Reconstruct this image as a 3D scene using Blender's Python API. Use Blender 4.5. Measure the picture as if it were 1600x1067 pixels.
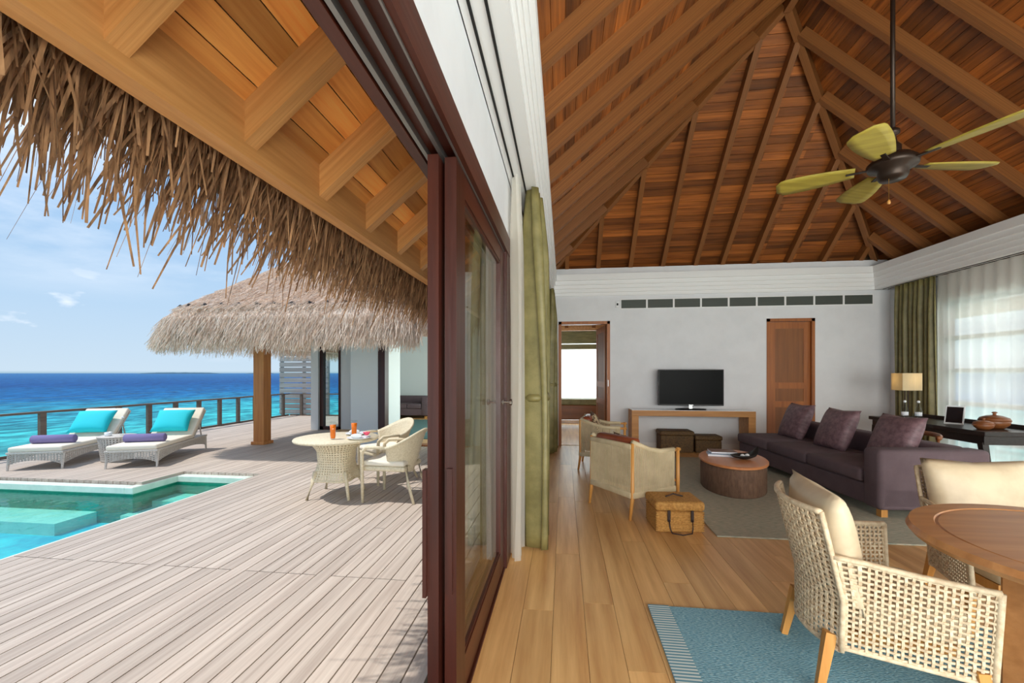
import bpy, bmesh, math, random
from mathutils import Vector, Matrix, noise
random.seed(7)
R = math.radians
PI = math.pi
sc = bpy.context.scene
for o in list(bpy.data.objects): bpy.data.objects.remove(o)
C = sc.collection

# ------------------------------------------------------------------ camera
cam_d = bpy.data.cameras.new('camera'); cam = bpy.data.objects.new('camera', cam_d); C.objects.link(cam)
cam.location = (0, 0, 1.4); cam.rotation_euler = (R(90), 0, math.atan(81/661))
cam_d.sensor_width = 36; cam_d.lens = 661/1600*36; cam_d.shift_y = 49.5/1600
cam_d.clip_start = .05; cam_d.clip_end = 20000
sc.camera = cam
# ------------------------------------------------------------------ view
sc.view_settings.view_transform = 'Standard'; sc.view_settings.look = 'None'
sc.view_settings.gamma = 1; sc.view_settings.use_curve_mapping = False
sc.view_settings.exposure = 0.4
# ------------------------------------------------------------------ node helpers
def lin(c):
    return tuple(((x/255)/12.92 if x/255 <= .04045 else ((x/255+.055)/1.055)**2.4) for x in c) + (1,)
class NT:
    def __init__(s, tree): s.t = tree; s.n = tree.nodes; s.l = tree.links
    def new(s, typ, **kw):
        n = s.n.new(typ)
        for k, v in kw.items():
            if k.startswith('i_'):
                key = k[2:]
                n.inputs[int(key) if key.isdigit() else key.replace('_', ' ')].default_value = v
            else: setattr(n, k, v)
        return n
    def link(s, a, b): s.l.new(a, b)
    def ramp(s, fac, stops, interp='LINEAR'):
        r = s.n.new('ShaderNodeValToRGB'); r.color_ramp.interpolation = interp
        e = r.color_ramp.elements
        while len(e) < len(stops): e.new(.5)
        for k, (p, c) in enumerate(stops): e[k].position = p; e[k].color = c
        s.l.new(fac, r.inputs[0]); return r.outputs[0]
    def math(s, op, a, b=None):
        m = s.n.new('ShaderNodeMath'); m.operation = op
        for k, x in enumerate((a, b)):
            if x is None: continue
            if isinstance(x, (int, float)): m.inputs[k].default_value = x
            else: s.l.new(x, m.inputs[k])
        return m.outputs[0]
    def mixc(s, fac, a, b, typ='MIX'):
        m = s.n.new('ShaderNodeMix'); m.data_type = 'RGBA'; m.blend_type = typ
        for x, key in ((fac, 0), (a, 6), (b, 7)):
            if isinstance(x, (int, float, tuple)): m.inputs[key].default_value = x
            else: s.l.new(x, m.inputs[key])
        return m.outputs[2]
# ------------------------------------------------------------------ sky
w = bpy.data.worlds.new('World'); sc.world = w; w.use_nodes = True
n = NT(w.node_tree); n.n.clear()
tc = n.new('ShaderNodeTexCoord'); sep = n.new('ShaderNodeSeparateXYZ'); n.link(tc.outputs['Generated'], sep.inputs[0])
sky = n.ramp(sep.outputs[2], [(0, lin((150, 185, 205))), (.004, lin((196, 216, 232))), (.12, lin((180, 208, 234))), (.35, lin((150, 190, 232))), (1, lin((105, 155, 215)))])
den = n.math('ADD', sep.outputs[2], .12)
dv = n.new('ShaderNodeCombineXYZ')
n.link(n.math('DIVIDE', sep.outputs[0], den), dv.inputs[0]); n.link(n.math('DIVIDE', sep.outputs[1], den), dv.inputs[1])
cl = n.new('ShaderNodeTexNoise', i_Scale=.75, i_Detail=7., i_Roughness=.58); n.link(dv.outputs[0], cl.inputs['Vector'])
cf = n.ramp(cl.outputs[0], [(.47, (0, 0, 0, 1)), (.68, (1, 1, 1, 1))])
cl2 = n.new('ShaderNodeTexNoise', i_Scale=9., i_Detail=5.); mp = n.new('ShaderNodeMapping'); mp.inputs['Scale'].default_value = (1, 1, 2.6)
n.link(tc.outputs['Generated'], mp.inputs[0]); n.link(mp.outputs[0], cl2.inputs['Vector'])
puff = n.ramp(cl2.outputs[0], [(.6, (0, 0, 0, 1)), (.68, (.55, .55, .55, 1))])
band = n.ramp(sep.outputs[2], [(.02, (0, 0, 0, 1)), (.07, (1, 1, 1, 1)), (.13, (1, 1, 1, 1)), (.2, (0, 0, 0, 1))])
hi = n.ramp(sep.outputs[2], [(.12, (0, 0, 0, 1)), (.3, (1, 1, 1, 1))])
f1 = n.math('MULTIPLY', cf, hi); f2 = n.math('MULTIPLY', puff, band)
c1 = n.mixc(n.math('MAXIMUM', f1, f2), sky, (1.05, 1.07, 1.1, 1))
bg = n.new('ShaderNodeBackground'); n.link(c1, bg.inputs[0]); bg.inputs[1].default_value = .86
out = n.new('ShaderNodeOutputWorld'); n.link(bg.outputs[0], out.inputs[0])
# ------------------------------------------------------------------ sun
sd = bpy.data.lights.new('sun', 'SUN'); so = bpy.data.objects.new('sun', sd); C.objects.link(so)
sd.energy = 2.75; sd.angle = R(.6); sd.color = (1, .96, .9)
so.location = (-20, -6, 40)
so.rotation_euler = Vector((.48, .15, -1)).to_track_quat('-Z', 'Y').to_euler()

# ------------------------------------------------------------------ added fill lights outside the windows, stronger than the sky
def fill_light(name, loc, direction, sx, sy, power, col=(1, .97, .93)):
    ld = bpy.data.lights.new(name, 'AREA'); ld.shape = 'RECTANGLE'; ld.size = sx; ld.size_y = sy; ld.energy = power; ld.color = col
    lo = bpy.data.objects.new(name, ld); C.objects.link(lo); lo.location = loc
    lo.rotation_euler = Vector(direction).to_track_quat('-Z', 'Z').to_euler(); return lo
fill_light('fill_right_window', (6.2, 3.0, 1.4), (-1, 0, 0), 2.7, 8.0, 130)
fill_light('fill_front_window', (2.5, -2.1, 1.5), (0, 1, 0), 5.6, 2.7, 400)
fill_light('fill_bedroom_window', (1.0, 12.4, 1.4), (0, -1, 0), 2.8, 2.5, 90)
fill_light('fill_pavilion_window', (-1.5, 10.6, 1.5), (-1, 0, 0), 2.2, 4.0, 110)

# ------------------------------------------------------------------ materials
M = {}
def base(name):
    m = bpy.data.materials.new(name); m.use_nodes = True; t = NT(m.node_tree)
    return m, t, t.n['Principled BSDF']
def mat(name, col, rough=.5, metal=0, col2=None, scale=8., stretch=(1, 1, 1), bump=0., bscale=None, rnd=0., coord='Object', detail=4., spec=.5, lo=.35, hi=.65):
    """plain / noise-mottled principled material"""
    m, t, b = base(name)
    b.inputs['Roughness'].default_value = rough; b.inputs['Metallic'].default_value = metal
    b.inputs['Specular IOR Level'].default_value = spec
    if coord == 'World': vec = t.new('ShaderNodeNewGeometry').outputs['Position']
    else: vec = t.new('ShaderNodeTexCoord').outputs[coord]
    mpn = t.new('ShaderNodeMapping'); mpn.inputs['Scale'].default_value = stretch; t.link(vec, mpn.inputs[0]); vec = mpn.outputs[0]
    col_out = None
    oi = t.new('ShaderNodeObjectInfo')
    if col2:
        add = t.new('ShaderNodeVectorMath', operation='ADD'); t.link(vec, add.inputs[0])
        sv = t.new('ShaderNodeVectorMath', operation='SCALE'); sv.inputs[0].default_value = (17, 31, 23)
        t.link(oi.outputs['Random'], sv.inputs['Scale']); t.link(sv.outputs[0], add.inputs[1])
        nz = t.new('ShaderNodeTexNoise', i_Scale=scale, i_Detail=detail, i_Roughness=.6); t.link(add.outputs[0], nz.inputs['Vector'])
        col_out = t.ramp(nz.outputs[0], [(lo, lin(col)), (hi, lin(col2))])
    if rnd:
        mr = t.new('ShaderNodeMapRange'); mr.inputs['To Min'].default_value = 1-rnd; mr.inputs['To Max'].default_value = 1+rnd
        t.link(oi.outputs['Random'], mr.inputs[0])
        hsv = t.new('ShaderNodeHueSaturation'); t.link(mr.outputs[0], hsv.inputs['Value'])
        if col_out: t.link(col_out, hsv.inputs['Color'])
        else: hsv.inputs['Color'].default_value = lin(col)
        col_out = hsv.outputs[0]
    if col_out: t.link(col_out, b.inputs['Base Color'])
    else: b.inputs['Base Color'].default_value = lin(col)
    if bump:
        nb = t.new('ShaderNodeTexNoise', i_Scale=bscale or scale*3, i_Detail=3.); t.link(vec, nb.inputs['Vector'])
        bp = t.new('ShaderNodeBump', i_Strength=bump, i_Distance=.01); t.link(nb.outputs[0], bp.inputs['Height']); t.link(bp.outputs[0], b.inputs['Normal'])
    M[name] = m; return m
def wood(name, col, col2, axis, coord='World', rough=.5, rnd=.15, fine=26., along=1.2, bay=None, bump=.15, hue=0.):
    st = [fine]*3; st['XYZ'.index(axis)] = along
    m = mat(name, col, rough, col2=col2, scale=1., stretch=st, rnd=rnd, coord=coord, detail=5., bump=bump, bscale=1.5, lo=.3, hi=.7)
    if bay:                                                  # tone changes from rafter bay to rafter bay (short boards)
        t = NT(m.node_tree); b = t.n['Principled BSDF']
        pos = t.new('ShaderNodeNewGeometry').outputs['Position']; s = t.new('ShaderNodeSeparateXYZ'); t.link(pos, s.inputs[0])
        cell = t.math('FLOOR', t.math('DIVIDE', t.math('SUBTRACT', s.outputs[bay[0]], bay[1]), bay[2]))
        oi = t.new('ShaderNodeObjectInfo')
        wn = t.new('ShaderNodeTexWhiteNoise', noise_dimensions='2D'); cv = t.new('ShaderNodeCombineXYZ')
        t.link(cell, cv.inputs[0]); t.link(t.math('MULTIPLY', oi.outputs['Random'], 91.7), cv.inputs[1]); t.link(cv.outputs[0], wn.inputs['Vector'])
        mr = t.new('ShaderNodeMapRange'); mr.inputs['To Min'].default_value = .55; mr.inputs['To Max'].default_value = 1.45; t.link(wn.outputs['Value'], mr.inputs[0])
        src = b.inputs['Base Color'].links[0].from_socket
        h = t.new('ShaderNodeHueSaturation'); t.link(mr.outputs[0], h.inputs['Value']); t.link(src, h.inputs['Color']); t.link(h.outputs[0], b.inputs['Base Color'])
    return m
def pane_fresnel(t, ior):
    g = t.new('ShaderNodeNewGeometry'); mr = t.new('ShaderNodeMapRange'); t.link(g.outputs['Backfacing'], mr.inputs[0])
    mr.inputs['To Min'].default_value = ior; mr.inputs['To Max'].default_value = 1/ior
    fr = t.new('ShaderNodeFresnel'); t.link(mr.outputs[0], fr.inputs['IOR']); return fr
def thin_glass(name, tint=(.97, .99, .98, 1), rough=.0, ior=1.3):
    m = bpy.data.materials.new(name); m.use_nodes = True; t = NT(m.node_tree); t.n.clear()
    tr = t.new('ShaderNodeBsdfTransparent', i_Color=tint); gl = t.new('ShaderNodeBsdfGlossy', i_Roughness=rough)
    fr = pane_fresnel(t, ior); mx = t.new('ShaderNodeMixShader'); o = t.new('ShaderNodeOutputMaterial')
    t.link(fr.outputs[0], mx.inputs[0]); t.link(tr.outputs[0], mx.inputs[1]); t.link(gl.outputs[0], mx.inputs[2]); t.link(mx.outputs[0], o.inputs[0])
    M[name] = m; return m
def cloth_sheer(name, col, transp, transl):
    m = bpy.data.materials.new(name); m.use_nodes = True; t = NT(m.node_tree); t.n.clear()
    tr = t.new('ShaderNodeBsdfTransparent'); tl = t.new('ShaderNodeBsdfTranslucent', i_Color=lin(col)); df = t.new('ShaderNodeBsdfDiffuse', i_Color=lin(col))
    a = t.new('ShaderNodeMixShader', i_0=transl); b = t.new('ShaderNodeMixShader', i_0=transp); o = t.new('ShaderNodeOutputMaterial')
    t.link(df.outputs[0], a.inputs[1]); t.link(tl.outputs[0], a.inputs[2]); t.link(a.outputs[0], b.inputs[1]); t.link(tr.outputs[0], b.inputs[2]); t.link(b.outputs[0], o.inputs[0])
    M[name] = m; return m

mat('white_wall', (226, 226, 229), .85, col2=(220, 220, 223), scale=3, bump=.05, bscale=40)
mat('white_paint', (235, 234, 234), .55)
mat('soffit_white', (214, 206, 202), .6)
mat('pavilion_wall', (214, 219, 220), .85)
wood('deck_wood', (200, 186, 172), (166, 150, 137), 'Y', rough=.72, rnd=.09, fine=30, along=.9, bump=.25)
mat('deck_gap', (58, 40, 28), .9)
wood('oak_floor', (234, 188, 126), (194, 140, 84), 'Y', rough=.36, rnd=.13, fine=14, along=.8, bump=.05)
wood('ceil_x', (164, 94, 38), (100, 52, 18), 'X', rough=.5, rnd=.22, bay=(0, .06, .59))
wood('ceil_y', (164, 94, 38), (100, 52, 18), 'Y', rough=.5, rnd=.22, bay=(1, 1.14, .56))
wood('rafter', (150, 95, 48), (112, 66, 30), 'X', coord='Object', rough=.5, rnd=.1, fine=20)
wood('soffit_wood_lit', (240, 168, 88), (208, 128, 58), 'Y', rough=.5, rnd=.2, bay=(1, 1.14, .56))  # lighter copy of the ceiling wood, deck bounce light put into the colour
wood('eave_x_lit', (214, 154, 92), (184, 124, 66), 'X', coord='Object', rough=.5, rnd=.08, fine=8)  # rafter wood again, brightened in colour for light bounced off the deck
wood('eave_wood', (214, 154, 92), (184, 124, 66), 'Y', rough=.5, rnd=.08)
wood('mahogany', (70, 28, 16), (48, 17, 10), 'Z', rough=.38, rnd=.06, fine=18)
wood('mahogany_y', (80, 33, 18), (56, 20, 11), 'Y', rough=.38, rnd=.06, fine=18)
wood('door_wood', (172, 100, 40), (140, 76, 26), 'Z', rough=.45, rnd=.05, fine=20)
wood('door_panel_wood', (140, 84, 34), (120, 68, 26), 'Z', rough=.5, rnd=.05, fine=24)
wood('post_wood', (205, 140, 78), (176, 110, 56), 'Z', rough=.5, rnd=.08, fine=18)
wood('console_wood', (200, 142, 78), (172, 114, 56), 'X', coord='Object', rough=.5, rnd=.05, fine=18)
wood('table_wood', (192, 134, 80), (160, 104, 56), 'X', coord='Object', rough=.4, rnd=.05, fine=14)
wood('light_leg', (214, 156, 84), (190, 128, 60), 'Z', coord='Object', rough=.45, rnd=.05, fine=20)
wood('coffee_top', (222, 150, 98), (202, 128, 78), 'Y', coord='Object', rough=.35, rnd=0, fine=12)
wood('wenge', (42, 30, 26), (28, 20, 18), 'Y', coord='Object', rough=.35, rnd=0)
wood('bowl_wood', (140, 84, 44), (112, 62, 30), 'X', coord='Object', rough=.4, rnd=.1)
wood('rail_wood', (120, 104, 92), (98, 82, 72), 'Y', rough=.7, rnd=.08)
wood('screen_wood', (176, 168, 166), (146, 136, 132), 'X', rough=.75, rnd=.1)
mat('aluminium', (150, 150, 148), .35, .9)
mat('dark_gap', (20, 18, 16), .8)
mat('vent_dark', (74, 78, 72), .6)
mat('wicker_cream', (226, 212, 184), .6, col2=(206, 190, 158), scale=60, rnd=.03)
mat('wicker_tan', (220, 200, 168), .55, col2=(192, 166, 134), scale=40)
mat('wicker_grey', (206, 200, 192), .65, col2=(184, 176, 166), scale=60)
mat('cream_cloth', (232, 222, 204), .9, bump=.1, bscale=200)
mat('cream_leather', (214, 194, 162), .45, col2=(190, 168, 138), scale=4, bump=.15, bscale=9)
mat('turquoise_cloth', (22, 200, 214), .8, bump=.25, bscale=9)
mat('purple_towel', (124, 114, 158), .95, bump=.3, bscale=120)
mat('sofa_cloth', (102, 85, 91), .85, col2=(94, 77, 83), scale=6, bump=.15, bscale=300)
mat('pillow_plum', (132, 102, 108), .55, col2=(98, 72, 78), scale=22, stretch=(1, 1, .25), bump=.3, bscale=40)
mat('rust_leather', (142, 66, 26), .45, col2=(118, 50, 18), scale=5)
mat('cord', (206, 188, 154), .75, col2=(188, 170, 136), scale=8)
mat('seagrass', (206, 156, 84), .75, col2=(164, 112, 50), scale=50, bump=.6, bscale=90)
mat('dark_rattan', (112, 84, 46), .7, col2=(70, 48, 26), scale=45, bump=.6, bscale=80)
mat('rope_brown', (122, 92, 72), .75, col2=(96, 70, 54), scale=40, stretch=(1, 1, .3), bump=.4, bscale=60)
mat('dark_leather', (52, 36, 32), .5)
mat('drape_olive', (132, 122, 76), .5, col2=(106, 98, 56), scale=6, bump=.1, bscale=120)
cloth_sheer('sheer', (250, 246, 238), .3, .7)
cloth_sheer('sheer_band', (196, 172, 150), .18, .6)
cloth_sheer('screen_blind', (245, 247, 248), .25, .85)
cloth_sheer('lamp_shade', (232, 222, 196), .05, .6)
mat('black_gloss', (5, 5, 6), .35, spec=.08)
mat('black_matte', (22, 20, 20), .5)
mat('bronze', (58, 44, 36), .4, .6)
mat('fan_blade', (176, 156, 64), .55, col2=(156, 136, 52), scale=3, stretch=(1, 8, 1))
mat('brass', (190, 150, 80), .3, 1.)
mat('chrome', (200, 200, 200), .2, 1.)
mat('white_gloss', (236, 238, 240), .2)
mat('paper_white', (236, 238, 244), .7)
mat('juice', (246, 120, 14), .25)
mat('pink', (232, 84, 110), .6)
mat('napkin', (226, 226, 222), .9)
mat('book_cover', (120, 84, 66), .45)
mat('book_blue', (176, 200, 226), .5)
mat('pattern_cloth', (206, 186, 150), .85, col2=(92, 70, 54), scale=16, lo=.48, hi=.52)
mat('thatch_old', (254, 238, 222), .9, col2=(206, 182, 162), scale=30, stretch=(1, 1, .2), lo=.3, hi=.7)
mat('thatch_brown', (200, 150, 106), .85, col2=(84, 55, 38), scale=30, stretch=(1, 1, .15), lo=.3, hi=.7)
for _n in ('thatch_old', 'thatch_brown'):
    t = NT(M[_n].node_tree); _b = t.n['Principled BSDF']; _o = t.n['Material Output']
    tl = t.new('ShaderNodeBsdfTranslucent'); t.link(_b.inputs['Base Color'].links[0].from_socket, tl.inputs[0])
    mx = t.new('ShaderNodeMixShader', i_0=.3); t.link(_b.outputs[0], mx.inputs[1]); t.link(tl.outputs[0], mx.inputs[2]); t.link(mx.outputs[0], _o.inputs[0])
mat('rope_dark', (66, 62, 62), .9)
mat('pool_tile_green', (26, 140, 112), .3, col2=(20, 120, 98), scale=12)
mat('pool_floor', (30, 206, 216), .4, col2=(10, 160, 188), scale=3)
mat('pool_bench', (170, 226, 206), .4, col2=(150, 214, 196), scale=6)
mat('coping', (218, 226, 212), .6, col2=(204, 214, 200), scale=8)
mat('island_green', (70, 100, 116), .9)
thin_glass('glass'); thin_glass('clear_glass', (.93, .96, .96, 1))
thin_glass('tint_glass', (.86, .93, .92, 1))
mat('screen_dark', (30, 28, 32), .15)

def rug_mat(name, cols, sx, sy, bump=.7):
    m, t, b = base(name); b.inputs['Roughness'].default_value = .95; b.inputs['Specular IOR Level'].default_value = .1
    vec = t.new('ShaderNodeTexCoord').outputs['Object']
    mp_ = t.new('ShaderNodeMapping'); mp_.inputs['Scale'].default_value = (sx, sy, 1); t.link(vec, mp_.inputs[0])
    nz = t.new('ShaderNodeTexNoise', i_Scale=1., i_Detail=2.); t.link(mp_.outputs[0], nz.inputs['Vector'])
    t.link(t.ramp(nz.outputs[0], [(.3+.4*k/(len(cols)-1), lin(c)) for k, c in enumerate(cols)]), b.inputs['Base Color'])
    bp = t.new('ShaderNodeBump', i_Strength=bump, i_Distance=.01); t.link(nz.outputs[0], bp.inputs['Height']); t.link(bp.outputs[0], b.inputs['Normal'])
    M[name] = m
rug_mat('rug_blue', [(84, 128, 146), (120, 160, 174), (160, 188, 194)], 60, 200)
rug_mat('rug_grey', [(134, 150, 138), (180, 174, 156), (202, 194, 176)], 16, 180)
rug_mat('rug_teal', [(70, 96, 98), (86, 114, 114), (100, 124, 122)], 16, 120)

# water surfaces
def water(name, tint, bump_scale, bump_str):
    m = bpy.data.materials.new(name); m.use_nodes = True; t = NT(m.node_tree); t.n.clear()
    pos = t.new('ShaderNodeNewGeometry').outputs['Position']
    nz = t.new('ShaderNodeTexNoise', i_Scale=bump_scale, i_Detail=3.); t.link(pos, nz.inputs['Vector'])
    bp = t.new('ShaderNodeBump', i_Strength=bump_str, i_Distance=.05); t.link(nz.outputs[0], bp.inputs['Height'])
    tr = t.new('ShaderNodeBsdfTransparent', i_Color=tint); gl = t.new('ShaderNodeBsdfGlossy', i_Roughness=.02); t.link(bp.outputs[0], gl.inputs['Normal'])
    fr = pane_fresnel(t, 1.18); t.link(bp.outputs[0], fr.inputs['Normal'])
    mx = t.new('ShaderNodeMixShader'); o = t.new('ShaderNodeOutputMaterial')
    t.link(fr.outputs[0], mx.inputs[0]); t.link(tr.outputs[0], mx.inputs[1]); t.link(gl.outputs[0], mx.inputs[2]); t.link(mx.outputs[0], o.inputs[0])
    M[name] = m
water('pool_water', (.72, .96, .95, 1), 3.5, .25)
def sea_mat():
    m, t, b = base('sea')
    pos = t.new('ShaderNodeNewGeometry').outputs['Position']
    ln = t.new('ShaderNodeVectorMath', operation='LENGTH'); t.link(pos, ln.inputs[0])
    lg = t.math('LOGARITHM', ln.outputs['Value'], 10.)
    nz = t.new('ShaderNodeTexNoise', i_Scale=.035, i_Detail=4.); t.link(pos, nz.inputs['Vector'])
    lg2 = t.math('ADD', lg, t.math('MULTIPLY', t.math('SUBTRACT', nz.outputs[0], .5), .5))
    fac = t.math('DIVIDE', t.math('SUBTRACT', lg2, 1.), 2.)
    col = t.ramp(fac, [(.05, lin((112, 190, 178))), (.28, lin((52, 160, 166))), (.44, lin((14, 98, 150))), (.6, lin((10, 74, 132))), (1, lin((34, 98, 150)))])
    # wavelets: light and shade of the waves painted into the water colour
    mp_ = t.new('ShaderNodeMapping'); mp_.inputs['Scale'].default_value = (.9, .5, 1); mp_.inputs['Rotation'].default_value = (0, 0, R(30)); t.link(pos, mp_.inputs[0])
    n2 = t.new('ShaderNodeTexNoise', i_Scale=1.0, i_Detail=6., i_Roughness=.65); t.link(mp_.outputs[0], n2.inputs['Vector'])
    bp = t.new('ShaderNodeBump', i_Strength=.9, i_Distance=.35); t.link(n2.outputs[0], bp.inputs['Height']); t.link(bp.outputs[0], b.inputs['Normal'])
    fc = t.ramp(n2.outputs[0], [(.38, (.45, .5, .55, 1)), (.5, (1, 1, 1, 1)), (.66, (1.9, 1.75, 1.6, 1))])
    t.link(t.mixc(1., col, fc, 'MULTIPLY'), b.inputs['Base Color']); b.inputs['Roughness'].default_value = .6; b.inputs['Specular IOR Level'].default_value = 0
    gl = t.new('ShaderNodeBsdfGlossy', i_Roughness=.15); t.link(bp.outputs[0], gl.inputs['Normal'])
    fr = t.new('ShaderNodeFresnel', i_IOR=1.33); t.link(bp.outputs[0], fr.inputs['Normal'])
    mx = t.new('ShaderNodeMixShader'); t.link(t.math('MULTIPLY', fr.outputs[0], .22), mx.inputs[0]); t.link(b.outputs[0], mx.inputs[1]); t.link(gl.outputs[0], mx.inputs[2])
    t.link(mx.outputs[0], t.n['Material Output'].inputs[0])
    M['sea'] = m
sea_mat()

# ------------------------------------------------------------------ mesh builder
class MB:
    def __init__(s): s.bm = bmesh.new()
    def box(s, x0, x1, y0, y1, z0, z1, r=0, seg=2, mtx=None):
        m = Matrix.Translation(((x0+x1)/2, (y0+y1)/2, (z0+z1)/2)) @ Matrix.Diagonal((abs(x1-x0), abs(y1-y0), abs(z1-z0), 1))
        if mtx is not None and not r: m = mtx @ m
        ret = bmesh.ops.create_cube(s.bm, size=1, matrix=m)
        vs = ret['verts']
        if r:
            es = list({e for v in vs for e in v.link_edges})
            rr = bmesh.ops.bevel(s.bm, geom=es, offset=r, segments=seg, affect='EDGES', profile=.5)
            if mtx is not None:
                vv = {v for f in rr['faces'] for v in f.verts}
                stack = list(vv); 
                while stack:
                    v = stack.pop()
                    for e in v.link_edges:
                        o2 = e.other_vert(v)
                        if o2 not in vv: vv.add(o2); stack.append(o2)
                for v in vv: v.co = mtx @ v.co
        return s
    def quad(s, pts):
        s.bm.faces.new([s.bm.verts.new(p) for p in pts]); return s
    def grid(s, fn, nu, nv, close_u=False):
        vs = [[s.bm.verts.new(fn(i/nu, j/nv)) for j in range(nv+1)] for i in range(nu if close_u else nu+1)]
        for i in range(nu):
            for j in range(nv):
                a, b = vs[i], vs[(i+1) % len(vs)]
                s.bm.faces.new((a[j], b[j], b[j+1], a[j+1]))
        return vs
    def tube(s, pts, rad, sides=6, flat=1.):
        pts = [Vector(p) for p in pts]; rings = []
        rads = rad if isinstance(rad, (list, tuple)) else [rad]*len(pts)
        up0 = Vector((0, 0, 1))
        for k, p in enumerate(pts):
            d = (pts[min(k+1, len(pts)-1)]-pts[max(k-1, 0)]).normalized()
            up = up0 if abs(d.dot(up0)) < .95 else Vector((1, 0, 0))
            a = d.cross(up).normalized(); b = a.cross(d).normalized()
            rings.append([s.bm.verts.new(p+(a*math.cos(t)+b*math.sin(t)*flat)*rads[k]) for t in [2*PI*(q+.5)/sides for q in range(sides)]])
        for r0, r1 in zip(rings, rings[1:]):
            for q in range(sides): s.bm.faces.new((r0[q], r0[(q+1) % sides], r1[(q+1) % sides], r1[q]))
        s.bm.faces.new(rings[0][::-1]); s.bm.faces.new(rings[-1]); return s
    def lathe(s, prof, segs=24, c=(0, 0, 0), sx=1., sy=1.):
        vs = [[s.bm.verts.new((c[0]+r*math.cos(2*PI*k/segs)*sx, c[1]+r*math.sin(2*PI*k/segs)*sy, c[2]+z)) for k in range(segs)] for r, z in prof]
        for a, b in zip(vs, vs[1:]):
            for k in range(segs): s.bm.faces.new((a[k], a[(k+1) % segs], b[(k+1) % segs], b[k]))
        if prof[0][0] > 1e-4: s.bm.faces.new(vs[0][::-1])
        if prof[-1][0] > 1e-4: s.bm.faces.new(vs[-1])
        return s
    def extrude_poly(s, poly, axis, a0, a1):
        """poly: 2-D points; axis 'X','Y','Z' extrusion axis"""
        def p3(p, a): return {'X': (a, p[0], p[1]), 'Y': (p[0], a, p[1]), 'Z': (p[0], p[1], a)}[axis]
        v0 = [s.bm.verts.new(p3(p, a0)) for p in poly]; v1 = [s.bm.verts.new(p3(p, a1)) for p in poly]
        nn = len(poly)
        for k in range(nn): s.bm.faces.new((v0[k], v0[(k+1) % nn], v1[(k+1) % nn], v1[k]))
        s.bm.faces.new(v0[::-1]); s.bm.faces.new(v1); return s
    def pillow(s, wd, h, t, mtx, nseg=14, pinch=.08):
        vs = {}
        for side in (1, -1):
            for i in range(nseg+1):
                for j in range(nseg+1):
                    a = 2*i/nseg-1; b = 2*j/nseg-1
                    edge = max(abs(a), abs(b)) > .999
                    if edge and side == -1: vs[(side, i, j)] = vs[(1, i, j)]; continue
                    th = t/2*((1-abs(a)**2.6)*(1-abs(b)**2.6))**.45
                    k = 1-pinch*(1-(abs(a)*abs(b)))*max(abs(a), abs(b))**4
                    vs[(side, i, j)] = s.bm.verts.new(mtx @ Vector((a*wd/2*k, b*h/2*k, side*th)))
        for side in (1, -1):
            for i in range(nseg):
                for j in range(nseg):
                    f = [vs[(side, i, j)], vs[(side, i+1, j)], vs[(side, i+1, j+1)], vs[(side, i, j+1)]]
                    try: s.bm.faces.new(f if side == 1 else f[::-1])
                    except ValueError: pass
        return s
    def weave(s, S, nu, nv, wu=.55, wv=.55, th=.003, amp=.003, sub=1):
        """over-and-under strands on surface S(u,v)->(pos, normal)"""
        def strand(fn, nseg, wvec):
            prev = None
            for k in range(nseg+1):
                p, q, nn = fn(k/nseg)
                ring = [s.bm.verts.new(x) for x in (p+nn*th, q+nn*th, q-nn*th, p-nn*th)]
                if prev:
                    for a in range(4): s.bm.faces.new((prev[a], prev[(a+1) % 4], ring[(a+1) % 4], ring[a]))
                prev = ring
        for i in range(nu):
            u0 = (i+.5-wu/2)/nu; u1 = (i+.5+wu/2)/nu
            def f(tv, u0=u0, u1=u1, i=i):
                p, nn = S(u0, tv); q, _ = S(u1, tv); o = nn*(amp*math.cos(PI*(tv*nv-.5)) * (1 if i % 2 else -1)); return p+o, q+o, nn
            strand(f, nv*sub, None)
        for j in range(nv):
            v0 = (j+.5-wv/2)/nv; v1 = (j+.5+wv/2)/nv
            def f(tu, v0=v0, v1=v1, j=j):
                p, nn = S(tu, v0); q, _ = S(tu, v1); o = nn*(amp*math.cos(PI*(tu*nu-.5)) * (-1 if j % 2 else 1)); return p+o, q+o, nn
            strand(f, nu*sub, None)
        return s
    def build(s, name, material, parent=None, smooth=False, bevel=0):
        bmesh.ops.recalc_face_normals(s.bm, faces=s.bm.faces)
        me = bpy.data.meshes.new(name); s.bm.to_mesh(me); s.bm.free()
        me.materials.append(M[material] if isinstance(material, str) else material)
        if smooth:
            for p in me.polygons: p.use_smooth = True
        o = bpy.data.objects.new(name, me); C.objects.link(o)
        if parent: o.parent = parent
        if bevel:
            b = o.modifiers.new('bevel', 'BEVEL'); b.width = bevel; b.segments = 2; b.limit_method = 'ANGLE'
        return o
def tag(o, label, cat, group=None, kind=None):
    o['label'] = label; o['category'] = cat
    if group: o['group'] = group
    if kind: o['kind'] = kind
    return o
def struct(o, label=None, cat=None):
    o['kind'] = 'structure'
    if label: o['label'] = label
    if cat: o['category'] = cat
    return o
def empty(name, loc, rz=0):
    o = bpy.data.objects.new(name, None); C.objects.link(o); o.location = loc; o.rotation_euler = (0, 0, rz); o.empty_display_size = .1; return o
def T(x, y, z): return Matrix.Translation((x, y, z))
def RX(a): return Matrix.Rotation(a, 4, 'X')
def RY(a): return Matrix.Rotation(a, 4, 'Y')
def RZ(a): return Matrix.Rotation(a, 4, 'Z')
UNIT = {}
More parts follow.
